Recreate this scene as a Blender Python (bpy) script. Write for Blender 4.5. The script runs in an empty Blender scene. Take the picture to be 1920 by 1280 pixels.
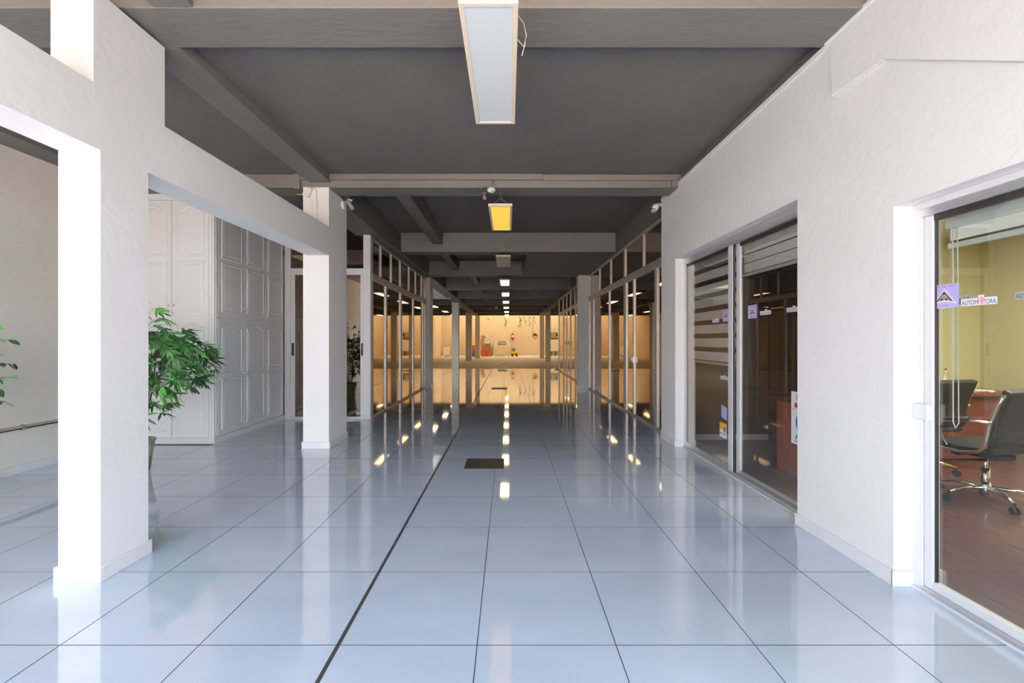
import bpy, bmesh, math, random
from math import pi, sin, cos, radians as R
from mathutils import Vector, Matrix
random.seed(7)
C = bpy.context.scene
COL = C.collection

# ------------------------------------------------------------------ camera
cam = bpy.data.cameras.new('camera'); co = bpy.data.objects.new('camera', cam); COL.objects.link(co)
co.location = (0, 0, 1.315); co.rotation_euler = (pi/2, 0, 0)
cam.sensor_width = 36; cam.lens = 825/1920*36
cam.shift_x = 7/1920; cam.shift_y = -2/1920
cam.clip_start = 0.05; cam.clip_end = 300
C.camera = co
# ------------------------------------------------------------------ sky
w = bpy.data.worlds.new('sky'); C.world = w; w.use_nodes = True
nt = w.node_tree; nt.nodes.clear()
tc = nt.nodes.new('ShaderNodeTexCoord'); sp = nt.nodes.new('ShaderNodeSeparateXYZ')
rp = nt.nodes.new('ShaderNodeValToRGB'); bg = nt.nodes.new('ShaderNodeBackground'); wo = nt.nodes.new('ShaderNodeOutputWorld')
nt.links.new(tc.outputs['Generated'], sp.inputs[0]); nt.links.new(sp.outputs[2], rp.inputs[0])
nt.links.new(rp.outputs[0], bg.inputs[0]); nt.links.new(bg.outputs[0], wo.inputs[0])
rp.color_ramp.elements[0].position = 0.0; rp.color_ramp.elements[0].color = (0.86, 0.93, 1.0, 1)
rp.color_ramp.elements[1].position = 0.75; rp.color_ramp.elements[1].color = (0.45, 0.66, 1.0, 1)
SKY = bg.inputs[1]; SKY.default_value = 12
# ------------------------------------------------------------------ sun (comes over the roof, lights the street)
s = bpy.data.lights.new('sun', 'SUN'); so = bpy.data.objects.new('sun', s); COL.objects.link(so)
s.energy = 93; s.color = (1.0, 0.76, 0.52); s.angle = R(1)
so.rotation_euler = (R(27), R(6), 0); so.location = (0, 10, 20)
# ------------------------------------------------------------------ area lights: added office fill, and stand-ins for daylight under solid roofs
def area(name, loc, size, energy, color, rot=(0, 0, 0)):
    l = bpy.data.lights.new(name, 'AREA'); o = bpy.data.objects.new(name, l); COL.objects.link(o)
    l.shape = 'RECTANGLE'; l.size, l.size_y = size; l.energy = energy; l.color = color
    o.location = loc; o.rotation_euler = rot
    return o
area('office_fill_light', (4.5, 3.0, 2.545), (1.6, 1.6), 125, (1.0, 0.95, 0.82))  # added fill to brighten the office, larger than any fixture there
area('side_rooflight', (-4.0, 15.4, 5.1), (2.8, 5.0), 150, (1.0, 0.93, 0.85))
area('far_rooflight', (0.2, 35.0, 4.35), (10.5, 3.2), 270, (1.0, 0.82, 0.56))
C.view_settings.view_transform = 'Standard'; C.view_settings.look = 'None'
C.view_settings.exposure = 0.14; C.view_settings.gamma = 1; C.view_settings.use_curve_mapping = False
C.cycles.use_denoising = True
C.cycles.max_bounces = 10; C.cycles.diffuse_bounces = 7; C.cycles.glossy_bounces = 5; C.cycles.transparent_max_bounces = 16
C.cycles.sample_clamp_indirect = 6.0; C.cycles.caustics_reflective = False; C.cycles.blur_glossy = 0.5

# ------------------------------------------------------------------ materials
def mat(name, col, rough=0.6, metal=0.0, var=0.0, vscale=3.0, bump=0.0, bscale=40.0, coat=0.0, emit=None, estr=0.0, spec=0.5, detail=4, stretch=None, ior=None):
    m = bpy.data.materials.new(name); m.use_nodes = True
    t = m.node_tree; b = t.nodes['Principled BSDF']
    b.inputs['Base Color'].default_value = (*col, 1); b.inputs['Roughness'].default_value = rough
    b.inputs['Metallic'].default_value = metal; b.inputs['Specular IOR Level'].default_value = spec
    if ior: b.inputs['IOR'].default_value = ior
    if coat: b.inputs['Coat Weight'].default_value = coat; b.inputs['Coat Roughness'].default_value = 0.035
    if emit: b.inputs['Emission Color'].default_value = (*emit, 1); b.inputs['Emission Strength'].default_value = estr
    g = t.nodes.new('ShaderNodeNewGeometry'); src = g.outputs['Position']
    if stretch:
        mp = t.nodes.new('ShaderNodeMapping'); mp.inputs['Scale'].default_value = stretch
        t.links.new(src, mp.inputs[0]); src = mp.outputs[0]
    if var:
        n = t.nodes.new('ShaderNodeTexNoise'); n.inputs['Scale'].default_value = vscale; n.inputs['Detail'].default_value = detail
        t.links.new(src, n.inputs['Vector'])
        r = t.nodes.new('ShaderNodeValToRGB')
        r.color_ramp.elements[0].position = 0.3; r.color_ramp.elements[1].position = 0.7
        r.color_ramp.elements[0].color = (*[max(0, c*(1-var)) for c in col], 1)
        r.color_ramp.elements[1].color = (*[min(1, c*(1+var)) for c in col], 1)
        t.links.new(n.outputs['Fac'], r.inputs[0]); t.links.new(r.outputs[0], b.inputs['Base Color'])
    if bump:
        n = t.nodes.new('ShaderNodeTexNoise'); n.inputs['Scale'].default_value = bscale; n.inputs['Detail'].default_value = 3
        t.links.new(src, n.inputs['Vector'])
        bp = t.nodes.new('ShaderNodeBump'); bp.inputs['Strength'].default_value = bump; bp.inputs['Distance'].default_value = 0.01
        t.links.new(n.outputs['Fac'], bp.inputs['Height']); t.links.new(bp.outputs[0], b.inputs['Normal'])
    return m

def glass(name, tint, refl_tint, r0, power, rough=0.0):
    m = bpy.data.materials.new(name); m.use_nodes = True
    t = m.node_tree; t.nodes.clear()
    out = t.nodes.new('ShaderNodeOutputMaterial'); mix = t.nodes.new('ShaderNodeMixShader')
    tr = t.nodes.new('ShaderNodeBsdfTransparent'); gl = t.nodes.new('ShaderNodeBsdfGlossy')
    tr.inputs[0].default_value = (*tint, 1); gl.inputs['Color'].default_value = (*refl_tint, 1); gl.inputs['Roughness'].default_value = rough
    lw = t.nodes.new('ShaderNodeLayerWeight'); lw.inputs[0].default_value = 0.5
    p = t.nodes.new('ShaderNodeMath'); p.operation = 'POWER'; p.inputs[1].default_value = power
    mr = t.nodes.new('ShaderNodeMapRange'); mr.inputs['To Min'].default_value = r0; mr.inputs['To Max'].default_value = 0.96
    t.links.new(lw.outputs['Facing'], p.inputs[0]); t.links.new(p.outputs[0], mr.inputs['Value'])
    t.links.new(mr.outputs[0], mix.inputs[0]); t.links.new(tr.outputs[0], mix.inputs[1]); t.links.new(gl.outputs[0], mix.inputs[2])
    t.links.new(mix.outputs[0], out.inputs[0])
    return m

M = dict(
    wall=mat('white_plaster', (0.85, 0.84, 0.82), 0.75, var=0.03, vscale=1.3, bump=0.25, bscale=18),
    beige=mat('cream_plaster', (0.80, 0.77, 0.70), 0.85, var=0.04, vscale=1.0, bump=0.3, bscale=16),
    far_wall=mat('warm_cream_plaster', (0.80, 0.68, 0.50), 0.8, var=0.05, vscale=0.7, bump=0.2, bscale=8),
    skirt=mat('white_glazed_skirting', (0.80, 0.80, 0.79), 0.25, var=0.03, vscale=4),
    ceil=mat('charcoal_ceiling_paint', (0.090, 0.098, 0.110), 0.8, var=0.10, vscale=1.5, bump=0.3, bscale=30),
    beam=mat('grey_beam_paint', (0.116, 0.122, 0.130), 0.65, var=0.08, vscale=2.5, bump=0.35, bscale=20, stretch=(0.3, 1, 1)),
    dbeam=mat('dark_grey_beam_paint', (0.10, 0.105, 0.113), 0.6, var=0.10, vscale=2.0, bump=0.35, bscale=20),
    tile=mat('pale_blue_grey_glazed_tile', (0.53, 0.61, 0.72), 0.055, var=0.05, vscale=1.8, bump=0.02, bscale=2.2, stretch=(0.8, 1.8, 1), coat=0.85, detail=8),
    grout=mat('dark_grout', (0.10, 0.105, 0.12), 0.7),
    strip=mat('black_joint_strip', (0.055, 0.055, 0.06), 0.4),
    mtile=mat('tan_matte_tile', (0.60, 0.50, 0.38), 0.55, var=0.16, vscale=1.2, bump=0.1, bscale=9),
    alu=mat('brushed_aluminium', (0.72, 0.73, 0.74), 0.33, metal=0.75, var=0.03, vscale=12),
    palu=mat('grey_anodised_aluminium', (0.46, 0.46, 0.47), 0.4, metal=0.5),
    walu=mat('white_aluminium', (0.74, 0.75, 0.76), 0.4, metal=0.1),
    dark=mat('black_rubber', (0.02, 0.02, 0.022), 0.5),
    cab=mat('white_lacquered_wood', (0.84, 0.85, 0.84), 0.38, bump=0.05, bscale=30),
    knob=mat('satin_metal_knob', (0.75, 0.74, 0.72), 0.35, metal=0.25),
    plank=mat('red_brown_laminate', (0.135, 0.055, 0.042), 0.30, var=0.28, vscale=5, stretch=(6, 0.7, 1), coat=0.2),
    wood=mat('cherry_veneer', (0.50, 0.15, 0.07), 0.35, var=0.14, vscale=5, stretch=(5, 5, 0.6), coat=0.2),
    mahog=mat('mahogany_veneer', (0.19, 0.05, 0.035), 0.35, var=0.2, vscale=5, stretch=(1, 5, 5), coat=0.2),
    brownwall=mat('dim_room_brown', (0.15, 0.13, 0.11), 0.5, var=0.12, vscale=4, stretch=(4,4,.5)),  # darkness of the reception room put into the wall colour
    green=mat('pale_green_paint', (0.66, 0.72, 0.58), 0.7, var=0.02),
    yellow=mat('soft_yellow_paint', (0.66, 0.62, 0.36), 0.75, var=0.03, vscale=1.2),
    leather=mat('black_leather', (0.022, 0.024, 0.028), 0.42, bump=0.15, bscale=90),
    chrome=mat('polished_chrome', (0.85, 0.85, 0.86), 0.08, metal=1.0),
    blind=mat('cream_blind_fabric', (0.95, 0.93, 0.86), 0.8, var=0.07, vscale=60, stretch=(1, 0.15, 3)),
    frame=mat('cream_lamp_frame', (0.80, 0.70, 0.56), 0.5),
    lamp_off=mat('unlit_acrylic_diffuser', (0.74, 0.77, 0.80), 0.35, var=0.02, vscale=3),
    lamp_tan=mat('unlit_cream_diffuser', (0.72, 0.62, 0.50), 0.4, var=0.05, vscale=5),
    lamp_on=mat('lit_diffuser', (0.9, 0.85, 0.75), 0.4, emit=(1.0, 0.74, 0.42), estr=7.5),
    lamp_y=mat('yellow_glow_diffuser', (0.75, 0.5, 0.12), 0.4, emit=(1.0, 0.56, 0.05), estr=0.8, var=0.1, vscale=6, stretch=(1, 6, 1)),  # yellow base with weak yellow emission
    wire=mat('thin_steel_wire', (0.55, 0.5, 0.42), 0.5, metal=0.3),
    cream=mat('cream_plastic', (0.80, 0.74, 0.64), 0.45),
    white=mat('white_plastic', (0.82, 0.82, 0.80), 0.4),
    red=mat('red_enamel', (0.62, 0.03, 0.03), 0.3),
    yel=mat('yellow_enamel', (0.85, 0.48, 0.03), 0.4),
    orange=mat('rust_orange_plastic', (0.52, 0.17, 0.06), 0.5, var=0.25, vscale=6),
    brownbox=mat('cardboard', (0.50, 0.33, 0.19), 0.85, var=0.08, vscale=6),
    blue=mat('dull_blue_plastic', (0.10, 0.15, 0.24), 0.5),
    grey=mat('mid_grey_plastic', (0.24, 0.24, 0.25), 0.5),
    canopy=mat('cream_fibreglass', (0.74, 0.68, 0.42), 0.35, var=0.05, vscale=3),
    canopyw=mat('white_fibreglass', (0.82, 0.80, 0.70), 0.35),
    smoke=mat('grey_acrylic', (0.40, 0.38, 0.38), 0.15),
    leaf=mat('glossy_green_leaf', (0.045, 0.17, 0.045), 0.4, var=0.45, vscale=9),
    leafd=mat('dark_green_leaf', (0.018, 0.075, 0.028), 0.4, var=0.35, vscale=9),
    leafl=mat('bright_green_leaf', (0.11, 0.36, 0.10), 0.4, var=0.3, vscale=9),
    leafw=mat('pale_variegated_leaf', (0.42, 0.58, 0.42), 0.4, var=0.2, vscale=20),
    stem=mat('brown_stem', (0.07, 0.05, 0.03), 0.7),
    pot=mat('glazed_green_planter', (0.30, 0.33, 0.20), 0.4, var=0.35, vscale=14),
    soil=mat('dark_soil', (0.03, 0.02, 0.015), 0.9),
    concrete=mat('sunlit_concrete_paving', (0.50, 0.44, 0.37), 0.85, var=0.12, vscale=0.6),
    tanwall=mat('tan_street_wall', (0.45, 0.34, 0.25), 0.85, var=0.06),
    redwall=mat('dark_red_fascia', (0.20, 0.035, 0.03), 0.7, var=0.1),
    drain=mat('dark_brown_grating', (0.055, 0.045, 0.042), 0.45, metal=0.2),
    purple=mat('lilac_vinyl', (0.42, 0.40, 0.76), 0.4),
    ink=mat('dark_navy_print', (0.03, 0.03, 0.10), 0.5),
    black=mat('black_print', (0.012, 0.012, 0.012), 0.5),
    lilacink=mat('faded_mauve_print', (0.28, 0.22, 0.42), 0.5),
    pinkred=mat('pink_red_print', (0.78, 0.12, 0.16), 0.5),
    gold=mat('gold_print', (0.62, 0.45, 0.22), 0.5),
    vwhite=mat('white_vinyl', (0.80, 0.80, 0.83), 0.4),
    vgrey=mat('blue_grey_print', (0.20, 0.25, 0.29), 0.5),
    vblue=mat('strong_blue_print', (0.01, 0.11, 0.55), 0.4),
    paper=mat('paper', (0.8, 0.76, 0.68), 0.8),
    clear=glass('clear_window_glass', (0.95, 0.97, 0.95), (0.92, 0.96, 1.0), 0.085, 3.0),
    semi=glass('lightly_mirrored_glass', (0.985, 0.98, 0.97), (0.88, 0.85, 0.82), 0.05, 2.4),
    bronze=glass('bronze_mirror_glass', (0.46, 0.36, 0.27), (0.90, 0.80, 0.68), 0.16, 1.5),
    sheer=glass('sheer_blind_gauze', (0.62, 0.60, 0.54), (0.4, 0.4, 0.35), 0.05, 3.0, 0.6),
)

# ------------------------------------------------------------------ builders
class MB:
    def __init__(s): s.v = []; s.f = []; s.sm = []
    def add(s, vs, fs, smooth=False):
        n = len(s.v); s.v += [tuple(p) for p in vs]; s.f += [tuple(i+n for i in f) for f in fs]; s.sm += [smooth]*len(fs)
        return s
    def box(s, x0, x1, y0, y1, z0, z1, mx=None):
        vs = [Vector((x, y, z)) for x in (x0, x1) for y in (y0, y1) for z in (z0, z1)]
        if mx: vs = [mx @ p for p in vs]
        return s.add(vs, [(0, 1, 3, 2), (4, 6, 7, 5), (0, 4, 5, 1), (2, 3, 7, 6), (0, 2, 6, 4), (1, 5, 7, 3)])
    def prism(s, pts, a, b, axis='y', mx=None):
        """closed outline pts (2D) extruded from a to b along axis"""
        def P(u, v, t):
            return Vector((u, t, v)) if axis == 'y' else (Vector((t, u, v)) if axis == 'x' else Vector((u, v, t)))
        n = len(pts); vs = [P(u, v, a) for u, v in pts] + [P(u, v, b) for u, v in pts]
        if mx: vs = [mx @ p for p in vs]
        fs = [tuple(range(n))[::-1], tuple(range(n, 2*n))] + [(i, (i+1) % n, n+(i+1) % n, n+i) for i in range(n)]
        return s.add(vs, fs)
    def tube(s, pts, r, n=8, cap=True, mx=None):
        pts = [Vector(p) for p in pts]; rs = r if isinstance(r, (list, tuple)) else [r]*len(pts)
        vs = []; prev = None
        for i, p in enumerate(pts):
            d = (pts[min(i+1, len(pts)-1)] - pts[max(i-1, 0)]).normalized()
            if prev is None:
                up = Vector((0, 0, 1)) if abs(d.z) < 0.9 else Vector((1, 0, 0))
                a = d.cross(up).normalized()
            else:
                a = (prev - d*prev.dot(d)).normalized()
            prev = a; b = d.cross(a)
            for k in range(n):
                t = 2*pi*k/n; vs.append(p + (a*cos(t) + b*sin(t))*rs[i])
        if mx: vs = [mx @ p for p in vs]
        m = len(pts); fs = [(i*n+k, i*n+(k+1) % n, (i+1)*n+(k+1) % n, (i+1)*n+k) for i in range(m-1) for k in range(n)]
        s.add(vs, fs, True)
        if cap: s.f += [tuple(len(s.v)-m*n+k for k in range(n))[::-1], tuple(len(s.v)-n+k for k in range(n))]; s.sm += [False, False]
        return s
    def lathe(s, prof, cx, cy, cz=0, n=24, mx=None):
        vs = [Vector((cx+r*cos(2*pi*k/n), cy+r*sin(2*pi*k/n), cz+z)) for r, z in prof for k in range(n)]
        if mx: vs = [mx @ p for p in vs]
        m = len(prof); fs = [(i*n+k, i*n+(k+1) % n, (i+1)*n+(k+1) % n, (i+1)*n+k) for i in range(m-1) for k in range(n)]
        b = len(s.v); s.add(vs, fs, True)
        s.f += [tuple(b+k for k in range(n))[::-1], tuple(b+(m-1)*n+k for k in range(n))]; s.sm += [False, False]
        return s
    def mesh(s, name, m=None, off=Vector((0, 0, 0))):
        me = bpy.data.meshes.new(name); me.from_pydata([tuple(Vector(p)-off) for p in s.v], [], s.f)
        me.polygons.foreach_set('use_smooth', s.sm); me.update()
        if m:
            me.materials.append(M[m])
        return me
    def build(s, name, m, parent=None, bevel=0, **props):
        off = wloc(parent)
        o = bpy.data.objects.new(name, s.mesh(name, m, off)); COL.objects.link(o); o.parent = parent
        if bevel:
            md = o.modifiers.new('bevel', 'BEVEL'); md.width = bevel; md.segments = 2; md.limit_method = 'ANGLE'
        for k, v in props.items(): o[k] = v
        return o
def wloc(p):
    v = Vector((0, 0, 0))
    while p is not None: v = v + p.location; p = p.parent
    return v
def box(name, m, parent, x0, x1, y0, y1, z0, z1, bevel=0, **props):
    return MB().box(x0, x1, y0, y1, z0, z1).build(name, m, parent, bevel, **props)
def thing(name, loc, label, cat, group=None, kind=None):
    o = bpy.data.objects.new(name, None); COL.objects.link(o); o.location = loc; o.empty_display_size = 0.1
    o['label'] = label
    if cat: o['category'] = cat
    if group: o['group'] = group
    if kind: o['kind'] = kind
    return o
def struct(name, mb, m, label, parent=None, bevel=0):
    return mb.build(name, m, parent, bevel, kind='structure', label=label)
def copy_tree(o, parent=None):
    c = o.copy(); COL.objects.link(c); c.parent = parent
    for ch in list(o.children): copy_tree(ch, c)
    return c
def text_mesh(txt, width=None, height=None, ext=0.0004, bold=0.0):
    cu = bpy.data.curves.new('t', 'FONT'); cu.body = txt; cu.extrude = 0.0; cu.offset = bold; cu.align_x = 'CENTER'; cu.align_y = 'CENTER'
    o = bpy.data.objects.new('t', cu); COL.objects.link(o)
    bpy.context.view_layer.update()
    me = bpy.data.meshes.new_from_object(o.evaluated_get(bpy.context.evaluated_depsgraph_get()))
    bpy.data.objects.remove(o); bpy.data.curves.remove(cu)
    xs = [v.co.x for v in me.vertices]; ys = [v.co.y for v in me.vertices]
    sx = width/(max(xs)-min(xs)) if width else None; sy = height/(max(ys)-min(ys)) if height else None
    sx = sx or sy; sy = sy or sx; cx = (max(xs)+min(xs))/2; cy = (max(ys)+min(ys))/2
    for v in me.vertices: v.co.x = (v.co.x-cx)*sx; v.co.y = (v.co.y-cy)*sy
    return me
def place_text(name, me, m, parent, mx, **props):
    me.materials.clear(); me.materials.append(M[m])
    me.transform(mx); off = wloc(parent); me.transform(Matrix.Translation(-off))
    o = bpy.data.objects.new(name, me); COL.objects.link(o); o.parent = parent
    for k, v in props.items(): o[k] = v
    return o

# ================================================================== STRUCTURE
FAR = 37.0
JX = [-0.1345+0.6*k for k in range(-8, 4)]      # tile joints across
JY = [1.90+0.6*k for k in range(-6, 32)]
XS = [-4.9345] + [x for x in JX if x > -4.9] + [2.19]
floor = struct('floor', MB().box(-6.2, 6.4, -1.72, FAR, -0.12, -0.0035), 'grout', 'glossy pale blue-grey tiled floor with a black joint strip, running the whole length')
cache = {}
stuff = MB()
def tile_mesh(wd, dp):
    key = (round(wd, 3), round(dp, 3))
    if key not in cache:
        g = 0.0018; b = 0.0004; m = MB(); x, y = wd/2-g, dp/2-g
        vs = [(-x, -y, -0.008), (x, -y, -0.008), (x, y, -0.008), (-x, y, -0.008), (-x, -y, -b), (x, -y, -b), (x, y, -b), (-x, y, -b),
              (-x+b, -y+b, 0), (x-b, -y+b, 0), (x-b, y-b, 0), (-x+b, y-b, 0)]
        m.add(vs, [(0, 1, 5, 4), (1, 2, 6, 5), (2, 3, 7, 6), (3, 0, 4, 7), (4, 5, 9, 8), (5, 6, 10, 9), (6, 7, 11, 10), (7, 4, 8, 11), (8, 9, 10, 11)])
        me = m.mesh('floor_tile', 'tile'); me.materials.append(M['grout'])
        for p in me.polygons:
            if abs(p.normal.z) < 0.95: p.material_index = 1
        cache[key] = me
    return cache[key]
for j in range(len(JY)-1):
    for i in range(len(XS)-1):
        x0, x1, y0, y1 = XS[i], XS[i+1], JY[j], JY[j+1]
        cx, cy = (x0+x1)/2, (y0+y1)/2
        if y1 > 5.65 and x1 < -3.7 and y0 < 7.3: continue
        if -0.9 < cy < 8.6:
            o = bpy.data.objects.new('floor_tile', tile_mesh(x1-x0, y1-y0)); COL.objects.link(o); o.parent = floor
            o.location = (cx, cy, 0); o.rotation_euler = (random.uniform(-1, 1)*0.0007, random.uniform(-1, 1)*0.0007, 0)
        elif cy < 20.5:
            a, b = random.uniform(-1, 1)*0.0006, random.uniform(-1, 1)*0.0006; g = 0.0022
            def zz(x, y): return a*(x-cx)+b*(y-cy)
            c4 = [(x0+g, y0+g), (x1-g, y0+g), (x1-g, y1-g), (x0+g, y1-g)]
            vs = [(x, y, -0.008) for x, y in c4] + [(x, y, zz(x, y)) for x, y in c4]
            stuff.add(vs, [(0, 1, 5, 4), (1, 2, 6, 5), (2, 3, 7, 6), (3, 0, 4, 7), (4, 5, 6, 7)])
for j in range(34):                               # the hall widens behind the partitions
    y0, y1 = 12.7+0.6*j, 13.3+0.6*j
    if y1 > 20.6: break
    for x0, x1 in ((-5.6, -4.94),):
        stuff.add([(x, y, z) for z in (-0.008, 0) for x, y in ((x0, y0), (x1-.004, y0), (x1-.004, y1-.004), (x0, y1-.004))], [(0, 1, 5, 4), (1, 2, 6, 5), (2, 3, 7, 6), (3, 0, 4, 7), (4, 5, 6, 7)])
for j in range(22):
    y0, y1 = 6.0+0.6*j, 6.6+0.6*j
    for i in range(6):
        x0, x1 = 2.25+0.6*i, 2.85+0.6*i
        stuff.add([(x, y, z) for z in (-0.008, 0) for x, y in ((x0, y0), (x1-.004, y0), (x1-.004, y1-.004), (x0, y1-.004))], [(0, 1, 5, 4), (1, 2, 6, 5), (2, 3, 7, 6), (3, 0, 4, 7), (4, 5, 6, 7)])
stuff.build('distant_floor_tiles', 'tile', floor, kind='stuff')
ms = MB(); random.seed(3)
for j in range(41):
    for i in range(29):
        x0, y0 = -5.6+0.4*i, 20.5+0.4*j; dz = random.uniform(0, 0.002)
        x1, y1 = x0+0.396, y0+0.396
        if y1 > FAR+0.1: continue
        ms.add([(x, y, z) for z in (-0.008, dz) for x, y in ((x0, y0), (x1, y0), (x1, y1), (x0, y1))], [(0, 1, 5, 4), (1, 2, 6, 5), (2, 3, 7, 6), (3, 0, 4, 7), (4, 5, 6, 7)])
ms.build('matte_floor_tiles', 'mtile', floor, kind='stuff', label='small matte tan tiles at the far end')
box('joint_strip', 'strip', floor, -0.7435, -0.7255, -1.7, 20.5, -0.003, 0.0012, label='black joint strip')

# ceilings
ce = MB()
ce.box(-2.4, 6.2, -3.2, 5.5, 3.335, 3.7).box(-6.0, -2.4, -3.2, 5.5, 3.335, 3.7)
struct('ceiling', ce, 'ceil', 'dark charcoal painted ceiling panel above the entrance bays')
ce = MB()
ce.box(-2.4, 6.2, 5.5, 31.0, 3.465, 3.7).box(-6.0, -2.4, 5.5, 12.6, 3.465, 3.7).box(-6.0, -2.4, 18.3, 31.0, 3.465, 3.7)
struct('ceiling.001', ce, 'ceil', 'dark charcoal ceiling running back above the deep corridor')
struct('ceiling.002', MB().box(-6.0, 6.2, 31.0, FAR+0.2, 4.5, 4.7), 'far_wall', 'raised cream roof over the far end of the hall')

struct('ceiling.005', MB().box(-5.8, -2.3, 12.5, 18.4, 5.2, 5.3), 'white', 'added white cap, out of view, closing the side rooflight to the sky')  # opaque cap added to keep direct sky off the far pillar and floor
# cross beams
beams = [(2.54, 2.89, 3.235, 3.335), (5.36, 5.68, 3.175, 3.465), (8.78, 9.12, 3.08, 3.465), (11.9, 12.24, 3.07, 3.465)]
names = ['wide grey beam nearest the entrance, crossing above the first ceiling lamp', 'grey cross beam carrying the cable trunking and smoke detector',
         'grey board-marked cross beam behind the yellow glowing lamp', 'grey cross beam behind the unlit cream lamp',
         'fifth grey cross beam from the entrance', 'sixth grey cross beam from the entrance', 'seventh grey cross beam from the entrance',
         'eighth grey cross beam from the entrance', 'ninth grey cross beam from the entrance', 'last grey cross beam before the bright far wall']
for k, y in enumerate((15.1, 18.2, 21.4, 24.5, 27.6, 30.7)): beams.append((y, y+0.32, 3.07, 3.465))
for k, (y0, y1, z0, z1) in enumerate(beams):
    x0, x1 = (-4.85, 2.2) if k < 2 else (-6.0, 6.2)
    if k == 4: x0 = -2.4
    struct('beam', MB().box(x0, x1, y0, y1, z0, z1), 'beam' if k else 'beam', names[k], bevel=0.006)
# side beams and ribs
struct('beam', MB().box(-2.55, -2.14, 5.95, 31.0, 3.075, 3.464), 'dbeam', 'dark grey side beam above the glass partition behind the white pillar', bevel=0.005)
struct('beam', MB().box(2.14, 2.5, 5.95, 31.0, 3.075, 3.464), 'dbeam', 'dark grey side beam above the bronze glass partition beyond the offices', bevel=0.005)
struct('beam', MB().box(2.105, 2.4, -1.5, 5.36, 3.2, 3.334), 'dbeam', 'dark board edging between ceiling and the white office wall')
struct('beam', MB().box(-4.85, -4.55, -1.5, 5.36, 3.19, 3.334), 'dbeam', 'dark board edging above the plain cream wall')
struct('beam', MB().box(-2.42, -2.16, 2.89, 5.36, 3.235, 3.334), 'beam', 'narrow lengthwise rib between the first two cross beams', bevel=0.004)
struct('beam', MB().box(-2.05, -1.82, -1.5, 2.54, 3.237, 3.334), 'beam', 'narrow lengthwise rib over the entrance', bevel=0.004)
struct('beam', MB().box(-4.85, -2.5, 7.28, 7.5, 3.26, 3.465), 'dbeam', 'dark header beam above the glass doors beside the cabinet')
for k, (y0, y1, x0, x1, z0) in enumerate(((5.68, 8.78, -1.5, -1.31, 3.235), (9.12, 11.9, -1.5, -1.33, 3.22), (12.24, 15.1, -1.15, -0.98, 3.22), (15.42, 18.2, -1.15, -0.98, 3.22), (18.52, 21.4, -1.15, -0.98, 3.22))):
    struct('beam', MB().box(x0, x1, y0, y1, z0, 3.464), 'beam' if k > 1 else 'dbeam', 'slim lengthwise ceiling rib in bay %s of the corridor' % ('two', 'three', 'four', 'five', 'six')[k], bevel=0.004)
struct('ceiling.003', MB().box(0.39, 2.14, 9.12, 11.9, 3.085, 3.464), 'beam', 'lowered grey ceiling box to one side of the third bay')

# white office wall with two openings
W1 = (0.35, 2.365, 2.035); W2 = (3.15, 5.456, 2.325)
def wall_with_openings(x0, x1, ztop, name, m, label):
    b = MB()
    b.box(x0, x1, -1.5, W1[0], 0, ztop).box(x0, x1, W1[0], W1[1], W1[2], ztop).box(x0, x1, W1[1], W2[0], 0, ztop)
    b.box(x0, x1, W2[0], W2[1], W2[2], ztop).box(x0, x1, W2[1], 5.95, 0, ztop)
    return struct(name, b, m, label)
wr = wall_with_openings(2.07, 2.235, 3.235, 'wall_right', 'wall', 'white plaster wall with two recessed aluminium sliding windows')
wall_with_openings(2.235, 2.32, 3.2, 'wall_right_inner', 'green', 'pale green inner face of the office wall')
MB().prism([(2.80, 3.21), (2.80, 2.865), (2.405, 2.85), (1.766, 2.434), (1.5, 2.26), (1.5, 3.21)], 2.052, 2.0705, 'x').build('plaster_band', 'wall', wr, bevel=0.004)
MB().box(2.06, 2.0705, -1.5, 5.95, 3.20, 3.24).box(2.045, 2.0705, -1.5, 2.85, 3.225, 3.25).build('cornice_bead', 'wall', wr, bevel=0.003)
def skirt(name, segs, label):
    b = MB()
    for x0, x1, y0, y1 in segs: b.box(x0, x1, y0, y1, 0.0, 0.082)
    return struct(name, b, 'skirt', label, bevel=0.003)
for k, (seg, lab) in enumerate(((((2.056, 2.07, 2.355, 3.16), (2.056, 2.17, 2.351, 2.365)), 'white skirting tiles on the pier between the two office windows'),
                  (((2.056, 2.07, 5.44, 5.962), (2.056, 2.17, 5.442, 5.456), (2.056, 2.19, 5.95, 5.964)), 'white skirting tiles on the wall end beyond the second office window'))):
    skirt('baseboard_right', seg, lab)
# office shell
struct('ceiling.004', MB().box(2.32, 6.1, -0.4, 5.95, 2.6, 2.7), 'white', 'white ceiling inside the offices')
struct('wall_office_back', MB().box(3.5, 6.1, 5.5, 5.6, 0, 2.6).box(5.9, 6.1, -0.4, 5.5, 0, 2.6), 'yellow', 'soft yellow office wall behind the desk')
struct('wall_office_end', MB().box(2.32, 3.6, 5.8, 5.9, 0, 2.6).box(3.42, 3.5, 3.66, 5.8, 0, 2.6), 'brownwall', 'walls around the reception desk, coloured dark brown for the unlit room')  # brown stands for an unlit room; long partition added to block office light
struct('wall_office_side', MB().box(2.32, 6.1, -0.5, -0.4, 0, 2.6), 'green', 'pale green wall of the front office')
skirt('baseboard_office', ((3.5, 5.9, 5.485, 5.5), (2.32, 3.6, 5.785, 5.8), (2.32, 2.335, 2.365, 3.15)), 'white skirting inside the offices')
fo = struct('floor.001', MB().box(2.25, 5.9, -0.4, 5.85, -0.003, 0.001), 'dark', 'red-brown laminate floor inside the offices')
pm = {}
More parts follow.
